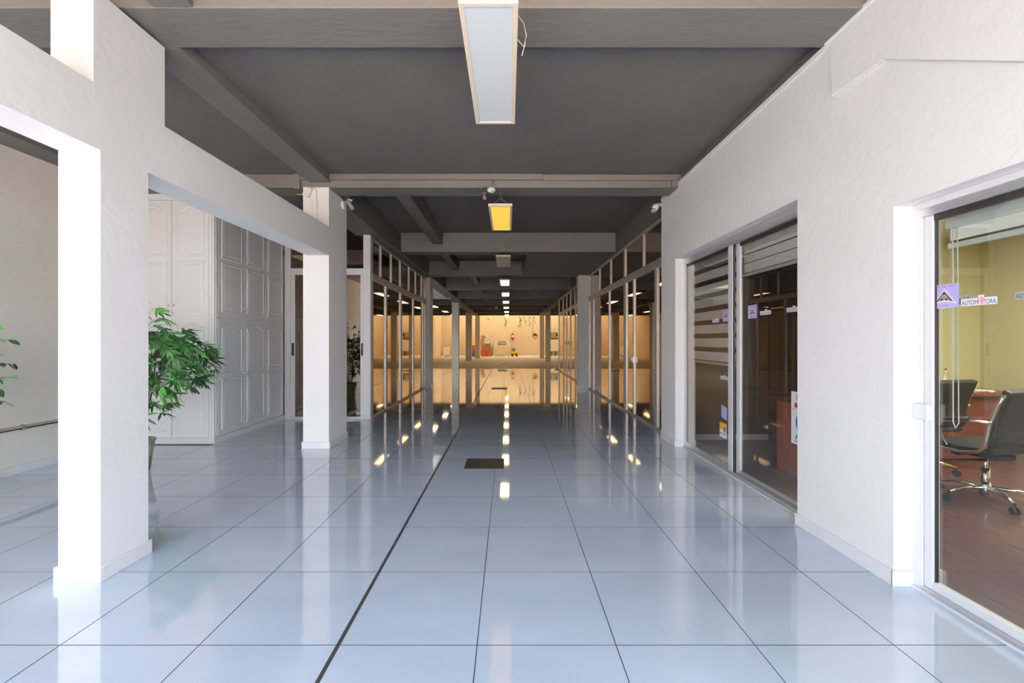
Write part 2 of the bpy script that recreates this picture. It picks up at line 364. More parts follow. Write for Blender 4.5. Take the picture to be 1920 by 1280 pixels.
for i in range(19):
    x0 = 2.25+0.192*i
    y = -0.4-random.uniform(0, 1.0)
    while y < 5.8:
        a, b = max(y, -0.4), min(y+1.25, 5.8); y += 1.25
        if b-a < 0.05 or b < 0.3: continue
        key = round(b-a, 1)
        if key not in pm: pm[key] = MB().box(0.0012, 0.1905, 0.0012, key-0.0012, 0.0005, 0.008).mesh('floor_plank', 'plank')
        o = bpy.data.objects.new('floor_plank', pm[key]); COL.objects.link(o); o.parent = fo; o.location = (x0, a, 0); o.scale = (1, (b-a)/key, 1)

# left-hand walls
struct('wall_left', MB().box(-5.05, -4.85, -3.2, 12.55, 0, 3.19), 'beige', 'plain cream wall with a thin pipe, beside the plants')
skirt('baseboard_left', ((-4.85, -4.835, -1.5, 5.6),), 'white skirting along the plain cream wall')
struct('wall_left.001', MB().box(-5.6, -2.39, 12.5, 12.65, 0, 3.465), 'beige', 'cross wall closing the glazed room behind the first partition')
struct('wall_left.002', MB().box(-5.8, -5.6, 12.5, FAR, 0, 4.5), 'far_wall', 'warm cream side wall of the far hall')
struct('wall_left.003', MB().box(-5.6, -2.4, 18.25, 18.4, 3.05, 5.2).box(-5.8, -5.6, 12.5, 18.4, 3.4, 5.2).box(-5.6, -2.4, 12.5, 12.65, 3.46, 5.2).box(-2.4, -2.3, 12.5, 18.4, 3.46, 5.2), 'wall', 'white upstand of the side skylight seen past the first row pillar')
struct('wall_back', MB().box(-5.8, 6.2, FAR, FAR+0.2, 0, 4.5), 'far_wall', 'warm lit cream wall closing the far end of the hall')
struct('wall_right.001', MB().box(5.9, 6.1, 5.9, FAR, 0, 4.5).box(2.25, 5.9, 19.0, 19.12, 0, 3.465), 'far_wall', 'warm cream side wall of the far hall beyond the glass rooms')
skirt('baseboard_back', ((-5.6, 5.9, FAR-0.015, FAR),), 'pale skirting along the far wall')
# far upstands over the raised roof
struct('wall_back.001', MB().box(-5.8, 6.2, 31.0, 31.1, 3.4, 4.6), 'far_wall', 'upstand where the far roof steps up')

# street outside (behind the camera; seen only in reflections)
struct('pavement', MB().box(-30, 30, -26, -1.72, -0.2, -0.01).box(-30, -6.2, -1.72, 6, -0.2, -0.01).box(6.4, 30, -1.72, 6, -0.2, -0.01), 'concrete', 'sunlit concrete forecourt outside the entrance')
ex = struct('wall_street', MB().box(-30, 30, -25.3, -25, -0.04, 3.2), 'tanwall', 'tan street wall opposite the entrance')
MB().box(-30, 30, -25.4, -24.9, 3.2, 4.6).build('fascia', 'redwall', ex)

# ================================================================== PILLARS
def pillar(x0, x1, y0, y1, z1, label, upper=None, m='wall'):
    b = MB().box(x0, x1, y0, y1, 0, upper[2] if upper else z1)
    if upper: b.box(x0, x1, upper[0], upper[1], upper[2], z1)
    p = struct('pillar', b, m, label)
    e = 0.014
    MB().box(x0-e, x1+e, y0-e, y0, 0, 0.082).box(x1, x1+e, y0, y1+e, 0, 0.082).box(x0-e, x0, y0, y1+e, 0, 0.082).box(x0, x1, y1, y1+e, 0, 0.082).build('skirting', 'skirt', p, bevel=0.003)
    return p
pillar(-2.455, -2.225, 2.40, 2.72, 3.21, 'large white pillar in front, joined to the low white beam', upper=(2.36, 2.85, 2.355))
P2 = pillar(-2.50, -2.185, 5.36, 5.95, 3.18, 'white pillar with a sensor on top, at the end of the low white beam')
pillar(-2.39, -2.19, 12.33, 12.8, 3.08, 'slim white pillar ending the partition behind the first two pillars')
pillar(-2.63, -2.32, 20.5, 20.9, 3.2, 'white pillar in the corridor row where glossy tiles end')
pillar(-2.74, -2.37, 28.3, 28.8, 3.2, 'white pillar in the far row beside the blue and yellow containers')
pillar(-2.42, -2.09, 32.2, 32.6, 4.5, 'shaded pillar by the stack of boxes at the far wall')
pillar(1.90, 2.2, 11.88, 12.2, 3.075, 'white pillar standing between the two bronze glass partitions')
pillar(2.32, 2.62, 27.2, 27.6, 3.2, 'slim far pillar in front of the white cabinet')
pillar(2.31, 2.63, 32.2, 32.6, 4.5, 'shaded far pillar beside the coiled cable')
bm_ = MB()
for y0, y1, xa, xb in ((-1.5, 2.72, -2.2252, -2.2252), (2.72, 5.37, -2.2252, -2.1852)):
    bm_.add([(-2.455, y0, 2.352), (xa, y0, 2.352), (xb, y1, 2.352), (-2.455, y1, 2.352), (-2.455, y0, 2.70), (xa, y0, 2.70), (xb, y1, 2.70), (-2.455, y1, 2.70)],
            [(0, 3, 2, 1), (4, 5, 6, 7), (0, 1, 5, 4), (1, 2, 6, 5), (2, 3, 7, 6), (3, 0, 4, 7)])
struct('beam', bm_, 'wall', 'low white beam between the two white pillars')

# ================================================================== GLAZING
def partition(name, label, X, y0, y1, ztop, rail, uppers, lowers, gm='bronze', fm='palu', th=0.05, base=0.035, panes=True):
    p = thing(name, (X, y0, 0), label, None, kind='structure')
    h = th/2
    box('head_rail', fm, p, X-h, X+h, y0, y1, ztop-0.05, ztop, 0.003)
    box('bottom_track', fm, p, X-h, X+h, y0, y1, 0.0, base, 0.003)
    box('transom_rail', fm, p, X-h-0.01, X+h+0.01, y0, y1, rail[0], rail[1], 0.006)
    for lst, za, zb in ((uppers, rail[1], ztop-0.05), (lowers, base, rail[0])):
        ys = sorted(lst)
        for (c, wd) in ys: box('mullion', fm, p, X-h, X+h, c-wd/2, c+wd/2, za, zb, 0.004)
        for (a, wa), (b, wb) in zip(ys[:-1], ys[1:]):
            box('pane', gm, p, X-0.003, X+0.003, a+wa/2-0.003, b-wb/2+0.003, za-0.003, zb+0.003)
    return p
partition('window_3', 'bronze glass partition in aluminium frames behind the second white pillar', -2.325, 7.44, 12.33, 3.07, (2.33, 2.45),
          [(7.46, .06), (7.99, .05), (8.70, .05), (9.47, .13), (10.26, .05), (11.0, .05), (11.75, .05), (12.3, .06)],
          [(7.47, .08), (8.33, .10), (9.47, .13), (10.72, .08), (11.95, .08), (12.29, .08)])
partition('window_4', 'bronze mirror glass partition just beyond the white office wall', 2.2, 5.96, 11.9, 3.08, (2.38, 2.50),
          [(5.98, .04), (7.12, .05), (8.27, .10), (9.4, .05), (10.55, .05), (11.87, .05)],
          [(5.98, .04), (6.5, .11), (7.66, .06), (8.22, .17), (9.53, .05), (11.3, .06), (11.87, .05)])
partition('window_5', 'second bronze glass partition beyond the pillar, running back to the far hall', 2.2, 12.2, 19.05, 3.08, (2.38, 2.50),
          [(12.23, .06), (13.3, .05), (14.5, .05), (15.5, .10), (16.5, .05), (17.6, .05), (19.0, .10)],
          [(12.23, .06), (14.4, .08), (15.5, .12), (16.5, .12), (17.4, .2), (19.0, .12)])
# latch and little details on the partition door
d = thing('door_latch', (2.17, 7.6, 0.97), 'chrome latch on the bronze glass sliding door', 'latch')
box('latch_plate', 'palu', d, 2.155, 2.176, 7.63, 7.70, 0.93, 1.04, 0.002); box('latch_lever', 'palu', d, 2.14, 2.156, 7.655, 7.675, 0.95, 1.02, 0.002)
dr = struct('door_2', MB().box(2.36, 2.40, 7.75, 8.5, 0.01, 2.10), 'wood', 'brown wooden door leaf seen behind the bronze sliding door')
MB().box(2.352, 2.36, 7.85, 8.4, 0.2, 0.95).box(2.352, 2.36, 7.85, 8.4, 1.1, 1.95).build('door_panel', 'wood', dr, bevel=0.003)
# cross partition of sliding doors beside the cabinet
p = thing('door_1', (-3.0, 7.38, 0), 'white framed sliding glass doors between the cabinet and the corner post', None, kind='structure')
def bx(n, m, x0, x1, z0, z1, y0=7.35, y1=7.41, bv=0.004): return box(n, m, p, x0, x1, y0, y1, z0, z1, bv)
bx('frame_post', 'walu', -3.74, -3.64, 0, 3.26); bx('frame_post', 'walu', -2.42, -2.30, 0, 3.26, 7.34, 7.43)
bx('head_rail', 'walu', -3.64, -2.42, 3.2, 3.26); bx('transom_rail', 'walu', -3.64, -2.42, 2.41, 2.52); bx('bottom_track', 'walu', -3.64, -2.42, 0, 0.04)
bx('mullion', 'walu', -3.05, -2.99, 2.52, 3.2)
bx('door_stile', 'walu', -3.64, -3.57, 0.04, 2.41, 7.36, 7.40); bx('door_stile', 'walu', -3.07, -2.99, 0.04, 2.41, 7.36, 7.40); bx('door_stile', 'walu', -2.475, -2.42, 0.04, 2.41, 7.36, 7.40)
bx('pane', 'bronze', -3.575, -3.065, 0.035, 2.415, 7.377, 7.383, 0); bx('pane', 'bronze', -2.995, -2.47, 0.035, 2.415, 7.377, 7.383, 0)
bx('pane', 'bronze', -3.645, -3.045, 2.515, 3.205, 7.377, 7.383, 0); bx('pane', 'bronze', -2.995, -2.415, 2.515, 3.205, 7.377, 7.383, 0)
bx('door_handle', 'dark', -3.615, -3.585, 1.06, 1.27, 7.335, 7.36, 0.002); bx('door_handle', 'dark', -2.455, -2.43, 1.06, 1.27, 7.335, 7.36, 0.002)

# office window 1
p = thing('window_1', (2.2, 1.3, 0), 'tall aluminium sliding window showing the office chairs, next to the entrance', None, kind='structure')
y0, y1, zt = W1
box('frame_jamb', 'walu', p, 2.17, 2.235, y1-0.055, y1, 0, zt, 0.003)
box('head_track', 'alu', p, 2.165, 2.235, y0, y1-0.055, zt-0.075, zt, 0.003); box('head_bead', 'walu', p, 2.155, 2.17, y0, y1-0.055, zt-0.035, zt-0.001, 0.002)
box('bottom_track', 'alu', p, 2.165, 2.235, y0, y1-0.055, 0, 0.03, 0.003); box('track_rib', 'walu', p, 2.15, 2.165, y0, y1, 0, 0.014, 0.002)
box('sash_stile', 'walu', p, 2.18, 2.215, y1-0.105, y1-0.058, 0.03, zt-0.075, 0.003); box('rubber_seal', 'dark', p, 2.19, 2.205, y1-0.112, y1-0.105, 0.03, zt-0.075)
box('sash_rail', 'walu', p, 2.18, 2.215, y0, y1-0.105, 0.03, 0.075, 0.003); box('sash_rail', 'dark', p, 2.185, 2.21, y0, y1-0.105, zt-0.105, zt-0.075, 0.003)
box('pane', 'clear', p, 2.197, 2.203, y0, y1-0.11, 0.07, zt-0.1); box('sash_stile', 'walu', p, 2.18, 2.215, y0, y0+0.05, 0.03, zt-0.075, 0.003)
box('window_latch', 'walu', p, 2.155, 2.18, y1-0.10, y1-0.03, 0.90, 0.985, 0.004)
# office window 2
p = thing('window_2', (2.2, 4.3, 0), 'aluminium sliding window with banded blinds beyond the narrow white pier', None, kind='structure')
y0, y1, zt = W2; ym = 4.27
box('frame_jamb', 'walu', p, 2.18, 2.235, y1-0.05, y1, 0, zt, 0.003); box('frame_jamb', 'walu', p, 2.18, 2.235, y0, y0+0.05, 0, zt, 0.003)
box('head_track', 'alu', p, 2.17, 2.235, y0+0.05, y1-0.05, zt-0.08, zt, 0.003); box('bottom_track', 'alu', p, 2.17, 2.235, y0+0.05, y1-0.05, 0, 0.04, 0.003)
box('track_rib', 'walu', p, 2.155, 2.17, y0, y1, 0, 0.015, 0.002)
box('sash_stile', 'walu', p, 2.175, 2.205, ym, ym+0.085, 0.04, zt-0.08, 0.003); box('sash_stile', 'walu', p, 2.207, 2.232, ym-0.08, ym-0.01, 0.04, zt-0.08, 0.003)
box('rubber_seal', 'dark', p, 2.18, 2.2, ym-0.012, ym, 0.04, zt-0.08)
box('sash_stile', 'dark', p, 2.19, 2.21, y1-0.065, y1-0.05, 0.04, zt-0.08)
box('sash_rail', 'dark', p, 2.185, 2.2, ym+0.085, y1-0.065, zt-0.11, zt-0.08); box('sash_rail', 'dark', p, 2.205, 2.225, y0+0.05, ym-0.08, zt-0.11, zt-0.08)
box('sash_rail', 'alu', p, 2.18, 2.2, ym+0.085, y1-0.065, 0.04, 0.075, 0.002); box('sash_rail', 'alu', p, 2.205, 2.228, y0+0.05, ym-0.08, 0.04, 0.075, 0.002)
box('pane', 'semi', p, 2.188, 2.194, ym+0.08, y1-0.06, 0.07, zt-0.1); box('pane', 'semi', p, 2.214, 2.22, y0+0.04, ym-0.075, 0.07, zt-0.1)

# ================================================================== BLINDS
def blind(y0, y1, ztop, zbot, label, bands, X=2.275, chain=None):
    t = thing('zebra_blind', (X, y0, zbot), label, 'blind', 'zebra blinds in the office windows')
    MB().box(X-0.025, X+0.025, y0, y1, ztop-0.07, ztop).build('head_box', 'walu', t, 0.008)
    box('gauze', 'sheer', t, X+0.004, X+0.0055, y0+0.01, y1-0.01, zbot+0.02, ztop-0.07)
    box('bottom_rail', 'walu', t, X-0.01, X+0.01, y0, y1, zbot, zbot+0.028, 0.004)
    for a, b in bands: box('fabric_band', 'blind', t, X-0.002, X+0.001, y0+0.008, y1-0.008, a, b)
    if chain:
        pts = [(X-0.012, y1-0.03, ztop-0.07), (X-0.012, y1-0.032, chain+0.03), (X-0.012, y1-0.045, chain), (X-0.012, y1-0.06, chain+0.03), (X-0.012, y1-0.052, ztop-0.07)]
        MB().tube(pts, 0.0028, 6).build('pull_chain', 'white', t)
    return t
bands = []; z = 1.09
while z < 2.16: bands.append((z, z+0.098)); z += 0.152
blind(4.39, 5.42, 2.24, 1.05, 'long striped cream blind lowered to waist height over the farther pane', bands)
blind(3.17, 4.26, 2.24, 1.925, 'striped cream blind half raised behind the pane next to the pier', [(1.96, 2.045), (2.052, 2.13), (2.14, 2.2)])
blind(0.38, 2.27, 1.955, 1.785, 'cream blind almost fully raised in the window showing the chairs', [(1.825, 1.90)], chain=0.87)

# ================================================================== CABINET
def door_mb(y, u0, u1, v0, v1, panels, P, T=0.02):
    """P(u, v, w) maps across, up, outwards to the world"""
    b = MB()
    def bxx(a0, a1, c0, c1, w0, w1):
        vs = [P(u, v, w_) for u in (a0, a1) for v in (c0, c1) for w_ in (w0, w1)]
        b.add(vs, [(0, 1, 3, 2), (4, 6, 7, 5), (0, 4, 5, 1), (2, 3, 7, 6), (0, 2, 6, 4), (1, 5, 7, 3)])
    bxx(u0, u1, v0, v1, 0, T)
    def loop(a0, a1, c0, c1, rise, ins, wz, N=16):
        x0, x1, q0, q1 = a0+ins, a1-ins, c0+ins, c1-ins
        pts = [(x0, q0), (x1, q0)]
        for k in range(N+1):
            t = 1-k/N; u = x0+(x1-x0)*t
            s_ = 0.0 if (t < 0.14 or t > 0.86) else 0.5-0.5*cos(2*pi*(t-0.14)/0.72)
            s_ = s_**0.62
            pts.append((u, q1-rise+rise*s_))
        return [P(u, v, wz) for u, v in pts]
    for (a0, a1, c0, c1, rise) in panels:
        prof = [(0, T), (0.004, T+0.009), (0.014, T+0.010), (0.022, T+0.001), (0.036, T+0.001), (0.052, T+0.008)]
        loops = [loop(a0, a1, c0, c1, rise, i, wz) for i, wz in prof]
        n = len(loops[0]); vs = [q for l in loops for q in l]
        fs = [(i*n+k, i*n+(k+1) % n, (i+1)*n+(k+1) % n, (i+1)*n+k) for i in range(len(loops)-1) for k in range(n)]
        fs.append(tuple((len(loops)-1)*n+k for k in range(n)))
        b.add(vs, fs)
    return b
cb = thing('built_in_cabinet', (-4.3, 6.4, 0), 'floor to ceiling white corner cabinet with arched panel doors', 'cabinet')
MB().box(-4.84, -3.765, 5.62, 7.34, 0.0, 3.19).build('body', 'cab', cb)
MB().box(-4.84, -3.765, 5.585, 5.62, 0.0, 0.075).box(-3.765, -3.73, 5.585, 7.34, 0.0, 0.075).build('plinth', 'cab', cb)
MB().box(-4.84, -3.765, 5.59, 5.62, 3.10, 3.19).box(-3.765, -3.735, 5.59, 7.34, 3.10, 3.19).build('cornice', 'cab', cb)
MB().box(-3.81, -3.742, 5.598, 5.66, 0.075, 3.10).tube([(-3.772, 5.597, .1), (-3.772, 5.597, 3.08)], 0.008, 8).tube([(-3.741, 5.632, .1), (-3.741, 5.632, 3.08)], 0.008, 8).build('corner_post', 'cab', cb, 0.004)
def knob(parent, pos, nrm):
    n = Vector(nrm); q = n.to_track_quat('Z', 'Y').to_matrix().to_4x4()
    mx = Matrix.Translation(pos) @ q
    MB().lathe([(0.006, 0), (0.006, 0.014), (0.014, 0.02), (0.016, 0.027), (0.011, 0.034), (0.002, 0.036)], 0, 0, 0, 14, mx).build('knob', 'knob', parent)
def cab_door(u0, u1, lvl, side, knob_at):
    if side: P = lambda u, v, w_: Vector((-3.765+w_, u, v)); n = (1, 0, 0)
    else: P = lambda u, v, w_: Vector((u, 5.62-w_, v)); n = (0, -1, 0)
    ii = 0.055
    if lvl == 'low': v0, v1 = 0.085, 1.595; pn = [(u0+ii, u1-ii, v0+0.06, 0.82, 0), (u0+ii, u1-ii, 0.875, v1-0.055, 0.055)]
    else: v0, v1 = 1.625, 3.09; pn = [(u0+ii, u1-ii, v0+0.06, 2.33, 0), (u0+ii, u1-ii, 2.39, v1-0.055, 0.055)]
    dd = door_mb(0, u0+0.002, u1-0.002, v0, v1, pn, P).build('door', 'cab', cb)
    ku = u0+0.03 if knob_at == 'a' else u1-0.03
    kz = 0.86 if lvl == 'low' else 1.76
    knob(dd, P(ku, kz, 0.02), n)
for u0, u1, k in ((5.69, 6.24, 'b'), (6.245, 6.79, 'a'), (6.795, 7.33, 'a')):
    cab_door(u0, u1, 'low', True, k); cab_door(u0, u1, 'up', True, k)
for u0, u1, k in ((-4.76, -4.285, 'b'), (-4.28, -3.812, 'a')):
    cab_door(u0, u1, 'low', False, k); cab_door(u0, u1, 'up', False, k)

# ================================================================== CEILING LAMPS
def lamp(y0, m, label, x0=-0.245, group='flat ceiling panel lamps', z=2.955, wires=True, L=1.2, W=0.295):
    t = thing('panel_lamp', (x0+W/2, y0+L/2, z), label, 'ceiling lamp', group)
    fr = 0.028; x1 = x0+W; y1 = y0+L
    MB().box(x0, x0+fr, y0, y1, z, z+0.035).box(x1-fr, x1, y0, y1, z, z+0.035).box(x0+fr, x1-fr, y0, y0+fr, z, z+0.035).box(x0+fr, x1-fr, y1-fr, y1, z, z+0.035).box(x0+fr, x1-fr, y0+fr, y1-fr, z+0.015, z+0.035).build('frame', 'frame', t, 0.003)
    box('diffuser', m, t, x0+fr, x1-fr, y0+fr, y1-fr, z+0.006, z+0.012)
    if wires:
        top = 4.5 if y0 > 31 else 3.464 if y0 > 5 else 3.334
        for yy in (y0+0.12, y1-0.12):
            cx = (x0+x1)/2
            MB().tube([(x0+0.02, yy, z+0.03), (cx, yy, z+0.03+0.11), (x1-0.02, yy, z+0.03)], 0.0018, 5).tube([(cx, yy, z+0.14), (cx, yy, top)], 0.0018, 5).build('suspension_wire', 'wire', t)
    return t
l1 = lamp(2.14, 'lamp_off', 'large unlit white panel lamp hanging nearest, above the entrance')
MB().tube([(0.05, 2.42, 2.97), (0.085, 2.42, 2.93), (0.10, 2.42, 2.99), (0.085, 2.42, 3.06), (0.055, 2.42, 3.10)], 0.0022, 5).tube([(0.095, 2.42, 2.955), (0.075, 2.42, 2.88)], 0.0022, 5).build('loose_wire', 'frame', l1)
lamp(5.38, 'lamp_y', 'panel lamp glowing yellow, hung on wires behind the trunking beam')
lamp(8.62, 'lamp_tan', 'unlit cream panel lamp, third from the entrance')
ordn = ['fourth', 'fifth', 'sixth', 'seventh', 'eighth', 'ninth']
for k, y in enumerate((12.0, 15.2, 18.4, 21.6, 24.9, 28.1)):
    lamp(y, 'lamp_on', 'lit warm white panel lamp, %s from the entrance in the middle row' % ordn[k], wires=True)
lamp(33.0, 'lamp_on', 'lit lamp hanging in front of the far wall with the vines', z=3.1, wires=True)
for k, y in enumerate((20.8, 24.6, 28.2)):
    lamp(y, 'lamp_on', 'lit lamp in the side row by the cream far side wall, %s one back' % ('first', 'second', 'third')[k], x0=-3.75, wires=True, group='side row panel lamps')
for k, y in enumerate((20.8, 24.6, 28.2)):
    lamp(y, 'lamp_on', 'lit lamp in the side row behind the bronze glass rooms, %s one back' % ('first', 'second', 'third')[k], x0=3.6, wires=True, group='side row panel lamps')

# ================================================================== THINGS ON THE BEAMS
t = thing('cable_trunking', (-0.2, 5.34, 3.29), 'long grey cable trunking along the face of the cross beam', 'trunking')
MB().box(-2.52, 0.42, 5.325, 5.356, 3.262, 3.332).build('trunking_length', 'beam', t, 0.003)
MB().box(0.422, 2.05, 5.328, 5.356, 3.255, 3.325).build('trunking_length', 'beam', t, 0.003)
MB().box(-2.60, -2.522, 5.32, 5.356, 3.15, 3.333).build('trunking_drop', 'beam', t, 0.003)
MB().box(1.98, 2.05, 5.325, 5.356, 3.175, 3.252).build('trunking_drop', 'beam', t, 0.003)
t = thing('smoke_detector', (-0.205, 5.33, 3.12), 'round white smoke detector hanging from the trunking beam', 'smoke detector')
MB().lathe([(0.012, 0.03), (0.045, 0.028), (0.05, 0.012), (0.05, 0.0), (0.034, -0.018), (0.012, -0.022)][::-1], -0.205, 5.32, 3.125, 20).build('housing', 'white', t)
MB().tube([(-0.205, 5.32, 3.15), (-0.20, 5.322, 3.21), (-0.19, 5.322, 3.26)], 0.005, 6).build('cable', 'beam', t)
for k in range(3):
    a = 2*pi*k/3-1.2; MB().box(-0.007, 0.007, -0.004, 0.004, -0.004, 0.004, Matrix.Translation((-0.205+0.036*cos(a), 5.32+0.036*sin(a), 3.108))).build('slot', 'dark', t)
t = thing('junction_box', (-0.29, 5.34, 3.19), 'small round junction on the beam beside the smoke detector', 'junction box')
MB().tube([(-0.29, 5.36, 3.195), (-0.29, 5.335, 3.195)], 0.02, 14).build('lid', 'beam', t)
MB().tube([(-0.29, 5.34, 3.18), (-0.26, 5.34, 3.165), (-0.235, 5.33, 3.15)], 0.004, 6).build('cable', 'beam', t)
def bullet_cam(name, base, aim, label, m='grey', L=0.11, r=0.024, plate='wall'):
    t = thing(name, base, label, 'security camera'); b = Vector(base); a = Vector(aim).normalized()
    MB().tube([b, b+Vector((0, 0, -0.02))], 0.03, 14).build('mount_plate', plate, t)
    e = b+Vector((0, 0, -0.06)); MB().tube([b+Vector((0, 0, -0.02)), e], 0.009, 8).build('bracket', m, t)
    MB().tube([e-a*L*0.4, e+a*L*0.6], [r, r], 14).build('camera_body', m, t)
    MB().tube([e+a*L*0.6, e+a*(L*0.6+0.006)], [r*0.7, r*0.7], 14).build('lens', 'dark', t)
    return t
bullet_cam('security_camera', (-0.30, 5.55, 3.173), (0.1, -1, -0.35), 'small dark security camera under the beam beside the yellow lamp', 'grey', 0.07, 0.02, 'dbeam')
t = bullet_cam('security_camera', (-2.09, 5.80, 3.17), (0.5, 0.3, -0.8), 'grey security camera on the corner of the pillar with the sensor', 'grey', 0.13, 0.028, 'white')
MB().tube([(-2.185, 5.80, 3.10), (-2.15, 5.80, 3.10)], 0.055, 18).build('wall_box', 'white', t)
MB().tube([(-2.15, 5.80, 3.12), (-2.12, 5.79, 3.16), (-2.05, 5.79, 3.165)], 0.005, 6).build('cable', 'white', t)
t = thing('security_camera', (2.02, 5.99, 3.13), 'pale dome security camera at the end of the white office wall', 'security camera')
MB().box(2.0, 2.1, 5.952, 5.99, 3.13, 3.17).build('mount_plate', 'grey', t, 0.004)
MB().tube([(2.02, 5.99, 3.15), (1.99, 6.0, 3.10)], 0.045, 14).build('camera_body', 'cream', t)
MB().lathe([(0.03, -0.02), (0.042, 0.0), (0.045, 0.02)], 1.985, 6.0, 3.075, 16).build('dome', 'grey', t)
t = thing('sensor_box', (-0.66, 24.47, 3.13), 'tiny white sensor box on a far cross beam beside the lamp row', 'sensor')
box('housing', 'white', t, -0.73, -0.60, 24.44, 24.498, 3.08, 3.22, 0.008); box('lens', 'dark', t, -0.685, -0.645, 24.43, 24.44, 3.12, 3.17)
t = thing('speaker', (-2.28, 20.6, 2.98), 'small cream box on the side of the pillar where glossy tiles end', 'speaker')
box('housing', 'cream', t, -2.319, -2.20, 20.55, 20.75, 2.86, 3.06, 0.01); box('front_grille', 'grey', t, -2.305, -2.215, 20.54, 20.55, 2.88, 3.04)
# sensor and conduit on the second pillar
t = thing('motion_sensor', (-2.46, 5.34, 3.10), 'small cream sensor box tilted at the top of the second pillar', 'sensor')
mx = Matrix.Translation((-2.435, 5.335, 3.11)) @ Matrix.Rotation(R(22), 4, 'Y')
MB().box(-0.042, 0.042, -0.022, 0.022, -0.055, 0.055, mx).build('housing', 'cream', t, 0.006)
MB().box(-0.03, 0.03, -0.025, -0.022, 0.0, 0.045, mx).build('lens_window', 'white', t, 0.002)
MB().tube([(-2.42, 5.352, 3.05), (-2.385, 5.355, 2.99), (-2.39, 5.355, 2.85), (-2.35, 5.355, 2.76)], 0.003, 5).build('cable', 'cream', t)
MB().tube([(-2.49, 5.35, 3.10), (-2.53, 5.34, 3.085), (-2.57, 5.34, 3.09)], 0.003, 5).build('cable', 'white', t)
t = thing('conduit', (-2.34, 5.35, 2.9), 'thin cream cable conduit running down the top of the second pillar', 'conduit')
MB().tube([(-2.40, 5.352, 3.168), (-2.345, 5.352, 3.16), (-2.335, 5.352, 3.12), (-2.325, 5.352, 2.71)], 0.009, 8).build('pipe', 'cream', t)
# pipe on the left wall
t = thing('wall_pipe', (-4.84, 2, 0.45), 'thin pipe with a clip running low along the plain cream wall', 'pipe')
MB().tube([(-4.835, -1.4, 0.46), (-4.835, 5.55, 0.46)], 0.011, 8).build('pipe', 'beige', t)
MB().tube([(-4.835, -1.4, 0.438), (-4.835, 5.55, 0.438)], 0.006, 6).build('cable', 'dark', t)
for yy in (1.2, 2.8, 4.38): MB().box(-4.85, -4.818, yy-0.012, yy+0.012, 0.425, 0.478).build('clip', 'grey', t)

# ================================================================== FLOOR GRATINGS
def grating(x0, x1, y0, y1, label, bars=True):
    t = thing('floor_grating', ((x0+x1)/2, (y0+y1)/2, 0), label, 'floor drain', 'floor gratings down the corridor')
    f = 0.014
    MB().box(x0, x0+f, y0, y1, 0, 0.004).box(x1-f, x1, y0, y1, 0, 0.004).box(x0+f, x1-f, y0, y0+f, 0, 0.004).box(x0+f, x1-f, y1-f, y1, 0, 0.004).build('frame', 'drain', t)
    box('pit_shade', 'dark', t, x0+f, x1-f, y0+f, y1-f, 0, 0.0015)  # flat dark sheet for the shade below the bars
    if bars:
        n = 22
        b = MB()
        for k in range(n):
            x = x0+f+(x1-x0-2*f)*(k+0.5)/n; b.box(x-0.004, x+0.004, y0+f, y1-f, 0.0015, 0.0038)
        for k in range(7):
            y = y0+f+(y1-y0-2*f)*(k+0.5)/7; b.box(x0+f, x1-f, y-0.004, y+0.004, 0.0015, 0.0036)
        b.build('grid', 'drain', t, kind='stuff')
grating(-0.455, -0.045, 4.50, 4.89, 'dark metal floor grating closest to the entrance')
grating(-0.45, -0.03, 11.85, 12.25, 'small dark floor grating second along the corridor')
grating(-0.45, 0.0, 18.9, 19.3, 'small dark floor grating third along the corridor')
grating(-0.47, 0.0, 24.4, 24.9, 'farthest dark floor grating, in the matte tiles')
grating(2.05, 2.9, 19.3, 19.8, 'dark floor grating at the end of the second glass partition')

# ================================================================== PLANTS
def leaf_mesh(L, Wd, m, curl=0.15, n=5):
    b = MB(); vs = []; 
    for i in range(n+1):
        t = i/n; ww = Wd*sin(pi*min(1, t*0.92+0.06))**0.8*0.5; z = -curl*L*t*t
        vs += [(L*t, -ww, z+0.12*ww), (L*t, 0, z-0.0), (L*t, ww, z+0.12*ww)]
    fs = []
    for i in range(n):
        for k in range(2): a = i*3+k; fs.append((a, a+1, a+4, a+3))
    b.add(vs, fs, True); return b.mesh('leaf', m)
def spray_mesh(m, seed, L=0.125, Wd=0.021, k=7):
    rnd = random.Random(seed); b = MB()
    for j in range(k):
        a = -1.25+2.5*j/(k-1)+rnd.uniform(-.15, .15); ll = L*rnd.uniform(.75, 1.15)*(1-0.18*abs(a)); n = 4
        mx = Matrix.Translation((0.01*(3-abs(j-3)), 0, 0)) @ Matrix.Rotation(a, 4, 'Z') @ Matrix.Rotation(rnd.uniform(-.35, .6), 4, 'Y') @ Matrix.Rotation(rnd.uniform(-.6, .6), 4, 'X')
        vs = []
        for i in range(n+1):
            t = i/n; ww = Wd*0.5*(0.15+sin(pi*min(1, t*0.9+0.08))) if i < n else 0.0005
            z = -0.16*ll*t*t; vs += [mx @ Vector((ll*t, -ww, z+0.2*ww)), mx @ Vector((ll*t, 0, z)), mx @ Vector((ll*t, ww, z+0.2*ww))]
        b.add(vs, [(i*3+q, i*3+q+1, i*3+q+4, i*3+q+3) for i in range(n) for q in range(2)], True)
    b.tube([(-0.05, 0, -0.01), (0.02, 0, 0)], 0.0018, 4)
    return b.mesh('leaf_spray', m)
